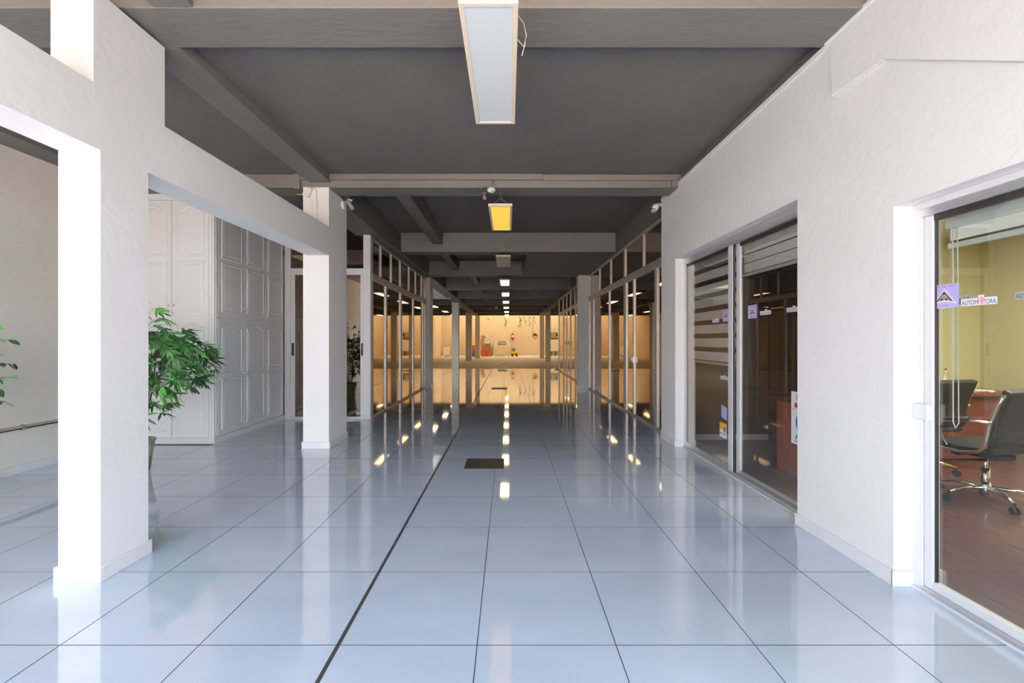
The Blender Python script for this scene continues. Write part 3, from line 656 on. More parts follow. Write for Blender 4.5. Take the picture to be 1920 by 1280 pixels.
# bamboo
t = thing('potted_bamboo', (-3.72, 4.4, 0), 'tall leafy artificial bamboo in a green pot between large pillar and cabinet', 'plant')
MB().lathe([(0.10, 0), (0.112, 0.02), (0.135, 0.2), (0.15, 0.30), (0.158, 0.305), (0.158, 0.325), (0.14, 0.325), (0.135, 0.29)], -3.72, 4.4, 0, 28).build('pot', 'pot', t)
MB().lathe([(0.001, 0.28), (0.134, 0.285), (0.134, 0.292), (0.001, 0.295)], -3.72, 4.4, 0, 20).build('soil', 'soil', t)
sprays = [spray_mesh(m, i*11+j) for i, m in enumerate(('leaf', 'leafd', 'leafl')) for j in range(3)]
rnd = random.Random(21)
def env(z):   # foliage radius by height
    if z < 0.5: return 0.25
    if z < 0.85: return 0.30+0.25*(z-0.5)/0.35
    if z < 1.25: return 0.66
    if z < 1.45: return 0.66-0.22*(z-1.25)/0.2
    return max(0.08, 0.44-1.1*(z-1.45))
stems = []
for k in range(7):
    a = 2*pi*k/7+0.3; r1 = 0.05+0.03*(k % 3)
    top = Vector((-3.72+cos(a)*0.22*(0.5+0.2*k/3), 4.4+sin(a)*0.22, 1.35+0.06*k))
    b0 = Vector((-3.72+cos(a)*r1*0.6, 4.4+sin(a)*r1*0.6, 0.28))
    mid = (b0+top)/2+Vector((cos(a)*0.04, sin(a)*0.04, 0.05))
    pts = [b0, b0*0.6+mid*0.4, mid, mid*0.45+top*0.55, top]; stems.append(pts)
    MB().tube(pts, [0.008, 0.0075, 0.0065, 0.005, 0.002], 6).build('stem', 'stem', t)
twigs = MB()
for k in range(330):
    z = rnd.choice((rnd.uniform(0.85, 1.42), rnd.uniform(0.85, 1.42), rnd.uniform(0.5, 1.72)))
    a = rnd.uniform(0, 2*pi); rr = env(z)*rnd.uniform(0.25, 1.0)**0.6
    pos = Vector((-3.72+rr*cos(a), 4.4+rr*sin(a)*0.9, z))
    if pos.x/pos.y < -0.93-0.0*k: continue
    o = bpy.data.objects.new('leaf_spray', rnd.choice(sprays)); COL.objects.link(o); o.parent = t
    o.location = pos-t.location
    o.rotation_euler = (rnd.uniform(-0.7, 0.7), rnd.uniform(-0.35, 0.75), a+rnd.uniform(-.8, .8)); sc_ = rnd.uniform(0.8, 1.3); o.scale = (sc_, sc_, sc_)
    if k % 3 == 0:
        st = min((p for pts in stems for p in pts[1:]), key=lambda q: (q-pos).length+abs(q.z-(z-0.12))*1.5)
        twigs.tube([st, (st+pos)/2+Vector((0, 0, 0.03)), pos], [0.003, 0.002, 0.0015], 4)
twigs.build('twigs', 'stem', t, kind='stuff')
# ficus at the left edge
t = thing('potted_ficus', (-4.5, 3.4, 0), 'pale leaved potted plant mostly hidden outside the frame, by the cream wall', 'plant')
MB().lathe([(0.11, 0), (0.15, 0.24), (0.165, 0.26), (0.165, 0.28), (0.145, 0.28), (0.14, 0.25)], -4.5, 3.4, 0, 24).build('pot', 'pot', t)
MB().lathe([(0.001, 0.24), (0.139, 0.245), (0.139, 0.25), (0.001, 0.255)], -4.5, 3.4, 0, 20).build('soil', 'soil', t)
MB().tube([(-4.5, 3.4, 0.25), (-4.48, 3.41, 0.6), (-4.51, 3.38, 1.0), (-4.49, 3.4, 1.4)], [0.018, 0.014, 0.01, 0.004], 8).build('trunk', 'stem', t)
lm = [leaf_mesh(0.078, 0.038, 'leaf'), leaf_mesh(0.072, 0.036, 'leafd'), leaf_mesh(0.075, 0.036, 'leafw'), leaf_mesh(0.07, 0.034, 'leafl')]
br = MB(); kk = 0
for k in range(30):
    z = 0.72+0.75*(k/30); a = k*2.399; rr = 0.30+0.16*sin(pi*(z-0.55)/1.1)
    if k % 5 == 0: rr, a, z = (0.60, 0.58, 0.48, 0.62, 0.5, 0.58)[k//5], rnd.uniform(-0.35, 0.2), (0.74, 0.86, 0.98, 1.14, 1.2, 0.80)[k//5]
    root = Vector((-4.5, 3.4, z-0.12)); tip = Vector((max(-4.5+rr*cos(a), -4.8), 3.4+rr*sin(a), z))
    br.tube([root, (root+tip)/2+Vector((0, 0, 0.05)), tip], [0.006, 0.004, 0.0015], 5)
    for q in range(9):
        f = 0.35+0.65*q/8; pp = root.lerp(tip, f)+Vector((0, 0, 0.1*f*(1-f)*4*0.5))
        if pp.x < -4.76: continue
        o = bpy.data.objects.new('leaf', rnd.choice(lm)); COL.objects.link(o); o.parent = t; o.location = pp-t.location
        o.rotation_euler = (rnd.uniform(-.8, .8), rnd.uniform(0, 1.0), a+(1 if q % 2 else -1)*rnd.uniform(.3, 1.2)); s_ = rnd.uniform(.8, 1.25); o.scale = (s_, s_, s_)
br.build('branches', 'stem', t, kind='stuff')

# ================================================================== OFFICE FURNITURE
t = thing('reception_desk', (3.05, 4.1, 0), 'cherry wood reception desk behind the window with the banded blinds', 'desk')
box('side_panel', 'wood', t, 2.77, 2.80, 3.62, 4.54, 0.008, 0.71, 0.003)
box('front_panel', 'wood', t, 2.80, 3.3, 4.50, 4.53, 0.008, 0.71, 0.003); box('side_panel', 'wood', t, 3.27, 3.3, 3.62, 4.50, 0.008, 0.71, 0.003)
box('desk_top', 'mahog', t, 2.73, 3.33, 3.58, 4.58, 0.71, 0.75, 0.006)
MB().tube([(2.768, 3.95, 0.60), (2.745, 3.95, 0.60)], 0.02, 4).build('drawer_pull', 'white', t)
# desk in office one
t = thing('office_desk', (4.2, 4.45, 0), 'dark mahogany office desk behind the black swivel chairs', 'desk')
box('desk_top', 'mahog', t, 4.3, 5.6, 4.72, 5.4, 0.71, 0.75, 0.006); box('modesty_panel', 'mahog', t, 4.34, 5.45, 4.78, 4.81, 0.03, 0.71, 0.003)
box('side_panel', 'mahog', t, 5.45, 5.49, 4.76, 5.35, 0.008, 0.71, 0.003); box('side_panel', 'mahog', t, 4.34, 4.38, 4.82, 5.35, 0.008, 0.71, 0.003)
t = thing('paper_stack', (5.25, 4.98, 0.75), 'loose papers on the mahogany desk', 'papers')
for k in range(4): MB().box(-0.105, 0.105, -0.148, 0.148, 0.75+0.003*k, 0.7528+0.003*k, Matrix.Translation((5.25, 4.98, 0)) @ Matrix.Rotation(0.25*k-0.2, 4, 'Z')).build('sheet', 'paper', t)
t = thing('model_sailboat', (4.92, 4.95, 0.75), 'small model sailing boat with striped sails on the mahogany desk', 'model boat')
bxp, byp = 4.92, 4.95
MB().prism([(-0.05, 0.775), (0.06, 0.775), (0.045, 0.752), (-0.038, 0.752)], byp-0.014, byp+0.014, 'y', Matrix.Translation((bxp, 0, 0))).build('hull', 'gold', t, 0.003)
MB().tube([(bxp, byp, 0.775), (bxp, byp, 0.985)], [0.004, 0.003], 6).build('mast', 'cream', t)
MB().lathe([(0.001, 0.98), (0.009, 0.985), (0.009, 0.995), (0.001, 1.0)], bxp, byp, 0, 10).build('mast_cap', 'redwall', t)
MB().prism([(-0.006, 0.785), (-0.055, 0.80), (-0.008, 0.93)], byp-0.003, byp+0.003, 'y', Matrix.Translation((bxp, 0, 0))).build('sail', 'vwhite', t)
MB().prism([(0.006, 0.785), (0.05, 0.80), (0.035, 0.85), (0.006, 0.90)], byp-0.003, byp+0.003, 'y', Matrix.Translation((bxp, 0, 0))).build('sail', 'vwhite', t)
MB().box(0.008, 0.042, -0.004, 0.004, 0.835, 0.843, Matrix.Translation((bxp, byp, 0))).box(0.008, 0.03, -0.004, 0.004, 0.86, 0.868, Matrix.Translation((bxp, byp, 0))).build('sail_stripe', 'ink', t)

def chair(label):
    t = thing('office_chair', (0, 0, 0), label, 'chair', 'black office chairs')
    # faces +Y locally
    for sgn in (-1, 1):
        pts = [(0.275*sgn, -0.30, 0.87), (0.275*sgn, -0.27, 0.80), (0.275*sgn, -0.215, 0.64), (0.275*sgn, -0.20, 0.55), (0.275*sgn, -0.19, 0.48), (0.275*sgn, -0.14, 0.43), (0.275*sgn, -0.03, 0.405), (0.275*sgn, 0.22, 0.42)]
        MB().tube(pts, 0.013, 8).build('side_frame', 'chrome', t)
        arm = [(0.285*sgn, -0.24, 0.66), (0.31*sgn, -0.10, 0.655), (0.315*sgn, 0.05, 0.63), (0.31*sgn, 0.10, 0.57), (0.285*sgn, 0.05, 0.44)]
        am = MB().tube(arm, 0.011, 8).build('armrest', 'chrome', t)
        MB().tube([(0.313*sgn, -0.12, 0.668), (0.317*sgn, 0.04, 0.645)], 0.017, 8).build('arm_pad', 'leather', am)
    def curved(prof, th, x, N=10):
        vs = []; 
        for i, (y, z) in enumerate(prof):
            a = prof[max(i-1, 0)]; c = prof[min(i+1, len(prof)-1)]; d_ = Vector((0, c[0]-a[0], c[1]-a[1])).normalized(); nn = Vector((0, -d_.z, d_.y))
            for sx in (-1, 1):
                for st in (-1, 1):
                    vs.append(Vector((x*sx, y, z))+nn*th*0.5*st)
        fs = []
        for i in range(len(prof)-1):
            a = i*4; b = a+4
            fs += [(a, b, b+1, a+1), (a+2, a+3, b+3, b+2), (a, a+2, b+2, b), (a+1, b+1, b+3, a+3)]
        fs += [(0, 1, 3, 2), (len(vs)-4, len(vs)-2, len(vs)-1, len(vs)-3)]
        return MB().add(vs, fs, False)
    curved([(-0.20, 0.47), (-0.215, 0.52), (-0.215, 0.60), (-0.235, 0.70), (-0.27, 0.80), (-0.305, 0.895)], 0.055, 0.262).build('backrest', 'leather', t, 0.018)
    curved([(-0.21, 0.455), (-0.12, 0.425), (0.0, 0.42), (0.14, 0.43), (0.22, 0.425), (0.265, 0.40)], 0.06, 0.262).build('seat', 'leather', t, 0.018)
    MB().tube([(-0.275, -0.293, 0.85), (0.275, -0.293, 0.85)], 0.01, 8).build('back_bar', 'chrome', t)
    MB().box(-0.28, 0.28, -0.03, 0.03, 0.375, 0.395).box(-0.09, 0.09, -0.13, 0.13, 0.355, 0.385).build('seat_mechanism', 'dark', t, 0.006)
    MB().tube([(0, 0, 0.21), (0, 0, 0.36)], 0.014, 12).tube([(0, 0, 0.09), (0, 0, 0.27)], 0.027, 14).build('gas_column', 'chrome', t)
    MB().lathe([(0.02, 0.045), (0.036, 0.06), (0.038, 0.12), (0.028, 0.16)], 0, 0, 0, 16).build('hub', 'chrome', t)
    for k in range(5):
        a = 2*pi*k/5+0.5; ca, sa = cos(a), sin(a)
        lg = MB().tube([(0.03*ca, 0.03*sa, 0.115), (0.18*ca, 0.18*sa, 0.115), (0.28*ca, 0.28*sa, 0.085)], [0.017, 0.013, 0.010], 8).build('leg', 'chrome', t)
        cx, cy = 0.285*ca, 0.285*sa; ax = Vector((-sa, ca, 0))
        wh = MB()
        for s2 in (-1, 1):
            c0 = Vector((cx, cy, 0.036))+ax*0.006*s2; wh.tube([c0, c0+ax*0.014*s2], 0.028, 14)
        wh.tube([(cx, cy, 0.036), (cx, cy, 0.09)], 0.006, 6)
        wh.build('caster', 'dark', lg)
    return t
c1 = chair('black leather swivel chair with chrome frame in front of the desk, in full view')
c2 = copy_tree(c1); c2['label'] = 'second black swivel chair, partly hidden behind the aluminium window frame'
c1.scale = c2.scale = (1.05, 1.05, 1.05)
c1.location = (3.86, 3.56, 0.008); c1.rotation_euler.z = R(8)
c2.location = (4.03, 4.36, 0.008); c2.rotation_euler.z = R(12)

# office lamps (inside the offices)
for k, (x, y, lab) in enumerate(((3.9, 2.6, 'flat office ceiling lamp above the chairs'), (2.95, 4.9, 'flat office ceiling lamp above the reception desk'))):
    t = thing('office_lamp', (x, y, 2.59), lab, 'ceiling lamp')
    MB().box(x-0.3, x+0.3, y-0.3, y+0.3, 2.57, 2.6).build('housing', 'white', t, 0.004)
    box('diffuser', 'lamp_off', t, x-0.27, x+0.27, y-0.27, y+0.27, 2.562, 2.568)

# ================================================================== STICKERS ON THE GLASS
def MXs(yc, zc, x): return Matrix(((0, 0, -1, x), (-1, 0, 0, yc), (0, 1, 0, zc), (0, 0, 0, 1)))   # local x -> -Y, y -> Z, z -> -X
def flat(pts, mx, z0, z1): return MB().prism(pts, z0, z1, 'z', mx)
def rect(w_, h_, cx=0, cy=0): return [(cx-w_/2, cy-h_/2), (cx+w_/2, cy-h_/2), (cx+w_/2, cy+h_/2), (cx-w_/2, cy+h_/2)]
def emblem_sticker(yc, zc, s_, label, x=2.1885, words_=True):
    t = thing('emblem_sticker', (x, yc, zc), label, 'sticker', 'lilac emblem stickers on the office glass')
    mx = MXs(yc, zc, x) @ Matrix.Scale(s_, 4)
    flat(rect(1.0, 0.86), mx, 0, 0.008).build('backing', 'purple', t)
    # white outline triangle with arched foot
    def tri(a, h, y0, sag): 
        pts = [(-a, y0), *[(-a+2*a*k/10, y0+sag*sin(pi*k/10)) for k in range(1, 10)], (a, y0), (0, y0+h)]
        return pts
    flat(tri(0.44, 0.58, -0.30, 0.10), mx, 0.008, 0.012).build('emblem_border', 'vwhite', t)
    flat(tri(0.36, 0.47, -0.235, 0.085), mx, 0.012, 0.016).build('emblem_ground', 'purple', t)
    flat(tri(0.30, 0.36, -0.20, 0.06), mx, 0.016, 0.020).build('emblem_triangle', 'black', t)
    g = MB()
    g.prism([(-0.22, -0.17), (-0.18, -0.17), (-0.03, 0.02), (-0.03, 0.07)], 0.020, 0.023, 'z', mx)
    g.prism([(0.22, -0.17), (0.18, -0.17), (0.02, 0.02), (0.03, 0.07)], 0.020, 0.023, 'z', mx)
    g.prism([(-0.11, -0.06), (0.11, -0.06), (0.08, -0.03), (-0.09, -0.03)], 0.020, 0.023, 'z', mx)
    g.prism([(-0.05, 0.0), (0.07, 0.0), (0.03, 0.04), (-0.03, 0.04)], 0.020, 0.023, 'z', mx)
    g.prism([(-0.035, -0.14), (-0.01, -0.14), (-0.01, -0.06), (-0.035, -0.06)], 0.020, 0.023, 'z', mx)
    g.prism([(0.015, -0.14), (0.04, -0.14), (0.04, -0.06), (0.015, -0.06)], 0.020, 0.023, 'z', mx)
    g.build('emblem_letters', 'gold', t)
    place_text('lettering', text_mesh('CAR  DE  ORO', 0.82, 0.10), 'lilacink', t, mx @ Matrix.Translation((0, 0.35, 0.010)))
    flat(rect(0.28, 0.03, 0, -0.325), mx, 0.0135, 0.015).build('print_bar', 'lilacink', t)
    return t
def name_sticker(yc, zc, w_, label, x=2.1885):
    t = thing('name_sticker', (x, yc, zc), label, 'sticker', 'shop name stickers on the office glass')
    mx = MXs(yc, zc, x) @ Matrix.Scale(w_, 4)
    n = 8; pts = []
    for cx, cy, a0 in ((0.47, 0.08, 0), (-0.47, 0.08, 90), (-0.47, -0.08, 180), (0.47, -0.08, 270)):
        for k in range(5): a = R(a0+90*k/4); pts.append((cx+0.03*cos(a), cy+0.03*sin(a)))
    flat(pts, mx, 0, 0.005).build('backing', 'vwhite', t)
    flat([(-0.02, 0.10), (0.16, 0.10), (0.15, 0.19), (-0.01, 0.19)], mx, 0, 0.005).build('backing_tab', 'vwhite', t)
    place_text('lettering', text_mesh('AUTOM', 0.46, 0.13), 'ink', t, mx @ Matrix.Translation((-0.245, -0.015, 0.007)))
    place_text('number', text_mesh('18', 0.15, 0.19), 'pinkred', t, mx @ Matrix.Translation((0.065, 0.02, 0.0075)))
    place_text('lettering', text_mesh('TORA', 0.33, 0.13), 'ink', t, mx @ Matrix.Translation((0.305, -0.015, 0.007)))
    return t
X1 = 2.1965
emblem_sticker(2.215, 1.537, 0.14, 'lilac square emblem sticker beside the frame of the window showing the chairs', X1)
name_sticker(2.055, 1.497, 0.158, 'white shop name sticker just beside the large lilac emblem', X1)
name_sticker(2.125, 1.508, 0.15, 'white shop name sticker overlapped by the large lilac emblem edge', 2.2048)
name_sticker(1.795, 1.494, 0.158, 'white shop name sticker cut off at the picture edge', X1)
name_sticker(1.84, 1.508, 0.15, 'white shop name sticker behind the one at the picture edge', 2.2048)
X2 = 2.2135; X3 = 2.1875
emblem_sticker(3.99, 1.575, 0.14, 'lilac emblem sticker on the pane with the raised blind', X2)
emblem_sticker(4.415, 1.565, 0.14, 'lilac emblem sticker over the striped blind', X3)
name_sticker(3.79, 1.553, 0.155, 'shop name sticker beside the emblem on the pane with the raised blind', X2)
name_sticker(3.42, 1.555, 0.155, 'shop name sticker near the white pier edge', X2)
name_sticker(4.64, 1.52, 0.15, 'faint shop name sticker in front of the striped blind', X3)
name_sticker(4.46, 0.935, 0.155, 'shop name sticker just below the long blind', X3)
t = thing('torn_sticker', (X3, 4.46, 0.585), 'torn plain lilac sticker low on the farther pane', 'sticker')
flat([(-0.055, -0.05), (0.06, -0.075), (0.065, 0.05), (0.03, 0.055), (0.01, 0.07), (-0.02, 0.066), (-0.055, 0.075)], MXs(4.46, 0.585, X3), 0, 0.0012).build('backing', 'purple', t)
t = thing('notice_sticker', (X3, 4.48, 0.40), 'yellow and white sticker with round stamp near the floor', 'sticker')
mx = MXs(4.48, 0.40, X3)
flat(rect(0.14, 0.15), mx, 0, 0.001).build('backing', 'vwhite', t); flat([(-0.07, 0.0), (0.07, 0.02), (0.07, 0.075), (-0.07, 0.075)], mx, 0.001, 0.0016).build('yellow_area', 'yel', t)
flat([(0.035+0.026*cos(2*pi*k/16), 0.012+0.03*sin(2*pi*k/16)) for k in range(16)], mx, 0.0016, 0.0022).build('round_stamp', 'vgrey', t)
MB().prism(rect(0.045, 0.012, -0.035, -0.035), 0.001, 0.0016, 'z', mx).prism(rect(0.05, 0.012, 0.03, -0.035), 0.001, 0.0016, 'z', mx).build('print_bar', 'vgrey', t)
t = thing('card_sign', (X2, 3.33, 0.85), 'white card sticker with grey panel and red label beside the pier', 'sign')
mx = MXs(3.31, 0.855, X2)
flat(rect(0.26, 0.13), mx, 0, 0.001).build('backing', 'vwhite', t); flat(rect(0.19, 0.055, 0.03, 0.028), mx, 0.001, 0.0016).build('grey_panel', 'vgrey', t)
place_text('lettering', text_mesh('Depos', 0.1, 0.03), 'vwhite', t, mx @ Matrix.Translation((-0.005, 0.028, 0.002)))
flat(rect(0.09, 0.035, -0.045, -0.038), mx, 0.001, 0.0016).build('red_label', 'red', t)
t = thing('round_logo_sign', (X2, 3.31, 0.65), 'white sign with large blue ring logo beside the pier', 'sign')
mx = MXs(3.31, 0.652, X2)
flat(rect(0.26, 0.27), mx, 0, 0.001).build('backing', 'vwhite', t)
def ring(r0, r1, z0, z1, a0=0, a1=360, cx=0.01, cy=0.035, n=36):
    pts = [(cx+r1*cos(R(a0+(a1-a0)*k/n)), cy+r1*sin(R(a0+(a1-a0)*k/n))) for k in range(n+1)]
    pin = [(cx+r0*cos(R(a0+(a1-a0)*k/n)), cy+r0*sin(R(a0+(a1-a0)*k/n))) for k in range(n+1)]
    b = MB()
    for k in range(n): b.prism([pts[k], pts[k+1], pin[k+1], pin[k]], z0, z1, 'z', mx)
    return b
ring(0.035, 0.085, 0.001, 0.0018, 45, 315).build('logo_ring', 'vblue', t)
ring(0.056, 0.061, 0.0018, 0.0022, 45, 315).build('logo_ring_line', 'vwhite', t)
place_text('lettering', text_mesh('AS CO', 0.19, 0.042, bold=0.02), 'black', t, mx @ Matrix.Translation((0.015, -0.075, 0.0015)))
MB().prism(rect(0.2, 0.008, 0.01, -0.112), 0.001, 0.0014, 'z', mx).build('small_print_line', 'vgrey', t)

# ================================================================== FAR HALL
t = thing('truck_canopy', (-0.52, 36.4, 0), 'cream fibreglass pickup canopy standing upright against the far wall', 'truck canopy')
def arch(w_, h_, r_, cx=0, z0=0.05, n=8, taper=0.08):
    pts = [(cx-w_/2, z0), (cx+w_/2, z0)]
    for k in range(n+1): a = pi/2*k/n; pts.append((cx+w_/2-taper-r_+r_*cos(a), z0+h_-r_+r_*sin(a)))
    for k in range(n+1): a = pi/2+pi/2*k/n; pts.append((cx-w_/2+taper+r_+r_*cos(a), z0+h_-r_+r_*sin(a)))
    return pts
MB().prism(arch(1.5, 1.28, 0.28, -0.52), 36.35, 36.75, 'y').build('shell', 'canopyw', t, 0.02)
MB().prism(arch(1.28, 0.80, 0.05, -0.52, 0.1, 4, 0.03), 36.32, 36.36, 'y').build('front_panel', 'canopy', t, 0.01)
wd = MB().prism(arch(0.74, 0.30, 0.10, -0.52, 0.97, 6, 0.02), 36.32, 36.36, 'y').build('window_frame', 'grey', t)
MB().prism(arch(0.66, 0.22, 0.08, -0.52, 1.01, 6, 0.02), 36.305, 36.32, 'y').build('window_glass', 'smoke', t)
for x in (-1.1, -0.7, -0.42, 0.05): MB().tube([(x, 36.4, 0.0), (x, 36.4, 0.055)], 0.035, 8).build('foot', 'dark', t)
t = thing('fire_extinguisher', (0.38, 36.85, 1.35), 'red fire extinguisher with white label on the far wall', 'fire extinguisher')
MB().lathe([(0.09, 0), (0.11, 0.03), (0.11, 0.42), (0.08, 0.49), (0.03, 0.52)], 0.38, 36.87, 1.38, 18).build('cylinder', 'red', t)
MB().lathe([(0.112, 0.17), (0.112, 0.36)], 0.38, 36.87, 1.38, 18).build('label_band', 'vwhite', t)
MB().box(0.34, 0.44, 36.85, 36.9, 1.90, 1.96).build('valve', 'grey', t, 0.005)
MB().tube([(0.34, 36.86, 1.92), (0.25, 36.86, 1.8), (0.24, 36.86, 1.5)], 0.014, 6).build('hose', 'dark', t)
def carton(name, x0, x1, y0, y1, z0, z1, m, label, cat, rot=0):
    t = thing(name, ((x0+x1)/2, (y0+y1)/2, z0), label, cat)
    mx = Matrix.Translation(((x0+x1)/2, (y0+y1)/2, z0)) @ Matrix.Rotation(rot, 4, 'Y')
    w_, d_, h_ = (x1-x0)/2, (y1-y0)/2, z1-z0
    MB().box(-w_, w_, -d_, d_, 0, h_*0.94, mx).build('body', m, t, 0.01)
    MB().box(-w_, -0.005, -d_, d_, h_*0.94, h_, mx).box(0.005, w_, -d_, d_, h_*0.94, h_, mx).build('flap', m, t, 0.004)
    return t
carton('crate', -2.25, -1.75, 36.1, 36.7, 0, 0.5, 'orange', 'rust coloured crate on the floor beside the shaded pillar', 'crate')
carton('crate', -1.73, -1.42, 36.1, 36.7, 0, 0.55, 'orange', 'rust coloured crate on the floor beside the pickup canopy', 'crate')
carton('crate', -2.2, -1.45, 36.15, 36.7, 0.56, 0.85, 'orange', 'wide rust coloured crate on top of the two floor crates', 'crate')
carton('cardboard_box', -2.3, -2.02, 36.2, 36.6, 0.86, 1.18, 'brownbox', 'cardboard box at the pillar end of the stack', 'box')
carton('storage_box', -1.98, -1.5, 36.2, 36.6, 0.86, 1.05, 'grey', 'grey box lying on the wide rust crate', 'box')
carton('cardboard_box', -1.95, -1.5, 36.2, 36.6, 1.06, 1.2, 'white', 'white flat box on top of the grey box', 'box')
carton('cardboard_box', -2.28, -1.98, 36.2, 36.55, 1.19, 1.5, 'brownbox', 'upper cardboard box near the top of the stack', 'box')
t = thing('speaker_box', (-2.1, 36.35, 1.52), 'dark rounded case topmost on the stack of boxes', 'case')
MB().box(-0.18, 0.18, -0.1, 0.1, 0, 0.2, Matrix.Translation((-2.08, 36.35, 1.53)) @ Matrix.Rotation(0.2, 4, 'Y')).build('body', 'grey', t, 0.04)
MB().box(-0.12, 0.12, -0.112, -0.1, 0.05, 0.15, Matrix.Translation((-2.08, 36.35, 1.53)) @ Matrix.Rotation(0.2, 4, 'Y')).build('face', 'smoke', t, 0.01)
t = thing('leaning_pole', (-1.32, 36.6, 0), 'thin pole leaning between the crates and the canopy', 'pole')
MB().tube([(-1.33, 36.45, 0), (-1.36, 36.9, 1.6)], 0.02, 8).build('shaft', 'canopyw', t); MB().tube([(-1.36, 36.9, 1.6), (-1.362, 36.93, 1.68)], 0.03, 8).build('tip', 'grey', t)
t = thing('air_compressor', (0.45, 36.3, 0), 'yellow wheeled compressor with dark motor beside the canopy', 'compressor')
MB().tube([(0.25, 36.35, 0.28), (0.78, 36.35, 0.28)], 0.15, 16).build('tank', 'yel', t); MB().box(0.27, 0.6, 36.25, 36.45, 0.44, 0.68, None).build('motor', 'grey', t, 0.04)
for x in (0.34, 0.68): MB().tube([(x, 36.18, 0.1), (x, 36.23, 0.1)], 0.1, 14).build('wheel', 'dark', t)
t = thing('blue_jerrycan', (-2.9, 35.6, 0), 'dull blue container on the floor behind the far row pillar', 'container')
MB().lathe([(0.17, 0), (0.18, 0.04), (0.18, 0.5), (0.12, 0.58), (0.05, 0.6)], -2.88, 35.6, 0, 16).build('body', 'blue', t); MB().tube([(-2.88, 35.6, 0.6), (-2.88, 35.6, 0.64)], 0.05, 10).build('cap', 'dark', t)
t = thing('red_bucket', (-2.86, 35.9, 0), 'red bucket with a yellow lid behind the blue container', 'bucket')
MB().lathe([(0.14, 0), (0.19, 0.86)], -2.84, 36.05, 0, 16).build('body', 'red', t); MB().lathe([(0.2, 0.86), (0.2, 1.0), (0.1, 1.05)], -2.84, 36.05, 0, 16).build('lid', 'yel', t)
t = thing('leaning_board', (-5.1, 36.4, 0), 'pale blue board leaning in the far corner', 'board')
MB().box(-0.28, 0.28, -0.02, 0.02, 0, 0.8, Matrix.Translation((-5.05, 36.4, 0.0)) @ Matrix.Rotation(-0.3, 4, 'X') @ Matrix.Rotation(-0.15, 4, 'Y')).build('panel', 'vwhite', t)
MB().box(-0.3, 0.3, -0.03, -0.02, 0.0, 0.06, Matrix.Translation((-5.05, 36.4, 0.0)) @ Matrix.Rotation(-0.3, 4, 'X') @ Matrix.Rotation(-0.15, 4, 'Y')).build('edge_strip', 'blue', t)
t = thing('tiered_ornament', (-4.45, 36.5, 0), 'tall tiered brown ornament in the far corner', 'ornament')
MB().lathe([(0.16, 0), (0.18, 0.3), (0.05, 0.36), (0.08, 0.5), (0.24, 0.56), (0.05, 0.62), (0.06, 0.78), (0.15, 0.84), (0.04, 0.9), (0.06, 1.05), (0.02, 1.12)], -4.45, 36.5, 0, 16).build('column', 'brownbox', t)
MB().lathe([(0.14, 0.0), (0.165, 0.27)], -4.45, 36.4, 0.0, 12).build('basin', 'orange', t)
t = thing('utility_cabinet', (3.85, 36.6, 0), 'white cabinet on dark legs at the far wall', 'cabinet')
MB().box(3.5, 4.3, 36.4, 36.9, 0.42, 1.36).build('body', 'canopyw', t, 0.01)
MB().box(3.52, 3.88, 36.385, 36.4, 0.45, 1.33).build('door', 'white', t, 0.004); MB().box(3.9, 4.28, 36.385, 36.4, 0.45, 1.33).build('door', 'white', t, 0.004)
for x in (3.56, 3.92, 4.24): MB().box(x-0.03, x+0.03, 36.45, 36.51, 0, 0.42).build('leg', 'dark', t)
t = thing('microwave', (3.85, 36.6, 1.5), 'black microwave on a shelf above the white cabinet', 'microwave')
MB().box(3.5, 4.1, 36.5, 36.85, 1.62, 1.95).build('body', 'dark', t, 0.01); MB().box(3.95, 3.98, 36.48, 36.5, 1.65, 1.92).build('handle', 'alu', t, 0.003)
MB().box(3.54, 3.92, 36.49, 36.5, 1.66, 1.91).build('door', 'smoke', t, 0.003)
t = thing('wall_shelf', (3.85, 36.8, 1.55), 'pale wall shelf carrying the microwave', 'shelf')
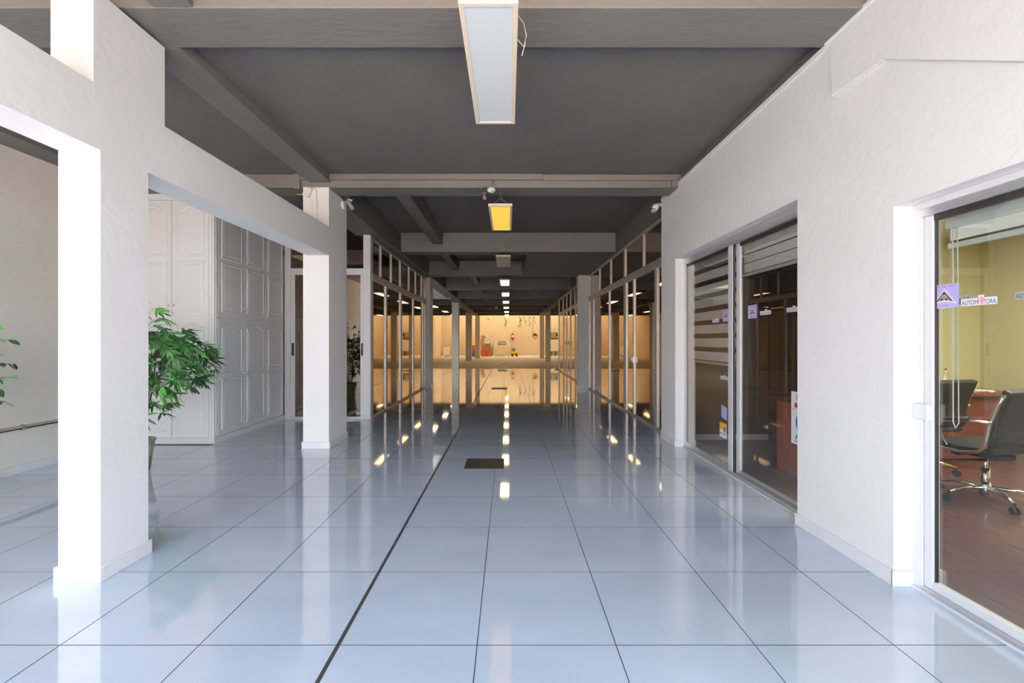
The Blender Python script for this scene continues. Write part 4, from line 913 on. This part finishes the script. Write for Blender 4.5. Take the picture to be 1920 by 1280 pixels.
box('board', 'canopyw', t, 3.45, 4.2, 36.45, 37.0, 1.585, 1.62); box('bracket', 'grey', t, 3.5, 3.53, 36.6, 37.0, 1.45, 1.585); box('bracket', 'grey', t, 4.1, 4.13, 36.6, 37.0, 1.45, 1.585)
t = thing('coiled_cable', (2.27, 36.95, 1.75), 'dark coiled cable and switch box on the far wall', 'cable')
cc = [(2.25+0.19*cos(a*0.4), 36.97, 1.70+0.19*sin(a*0.4)) for a in range(17)]
MB().tube(cc, 0.014, 6).build('coil', 'dark', t); MB().box(2.16, 2.38, 36.93, 37.0, 1.74, 1.86).build('switch_box', 'dark', t, 0.006)
MB().tube([(2.07, 36.97, 1.75), (2.07, 36.97, 3.6)], 0.012, 6).build('riser', 'grey', t); MB().box(2.36, 2.44, 36.93, 37.0, 1.40, 1.52).build('socket', 'white', t, 0.005)
# hanging vines
vl = [leaf_mesh(0.16, 0.075, 'leaf'), leaf_mesh(0.16, 0.07, 'leafl')]
for k, (px, zb, n, lab) in enumerate(((947, 2.45, 9, 'hanging vine strand beside the far ceiling lamp'), (975, 2.45, 12, 'thick hanging vine strand between the lamp and the cable riser'), (984, 2.75, 6, 'short hanging vine strand next to the thick one'), (993, 2.55, 9, 'hanging vine strand closest to the cable riser'), (915, 2.95, 4, 'short vine wisp near the shaded pillar'), (1001, 2.9, 5, 'vine tip beside the cable riser'))):
    y = 36.2; x = (px-953)*y/825
    t = thing('hanging_vine', (x, y, zb), lab, 'vine', 'vines hanging in front of the far wall')
    pts = [(x+0.06*sin(q*0.9+k), y, zb+(4.5-zb)*q/8) for q in range(9)]
    MB().tube(pts, 0.008, 5).build('stem', 'leafd', t)
    for q in range(n):
        f = q/n; zz_ = zb+(3.35-zb)*f
        o = bpy.data.objects.new('leaf', vl[q % 2]); COL.objects.link(o); o.parent = t
        o.location = (0.05*sin(zz_*7), 0, zz_-zb); o.rotation_euler = (rnd.uniform(-1, 1), 0.9, (q % 2)*pi+rnd.uniform(-.6, .6)); o.scale = (1.3, 1.3, 1.3)
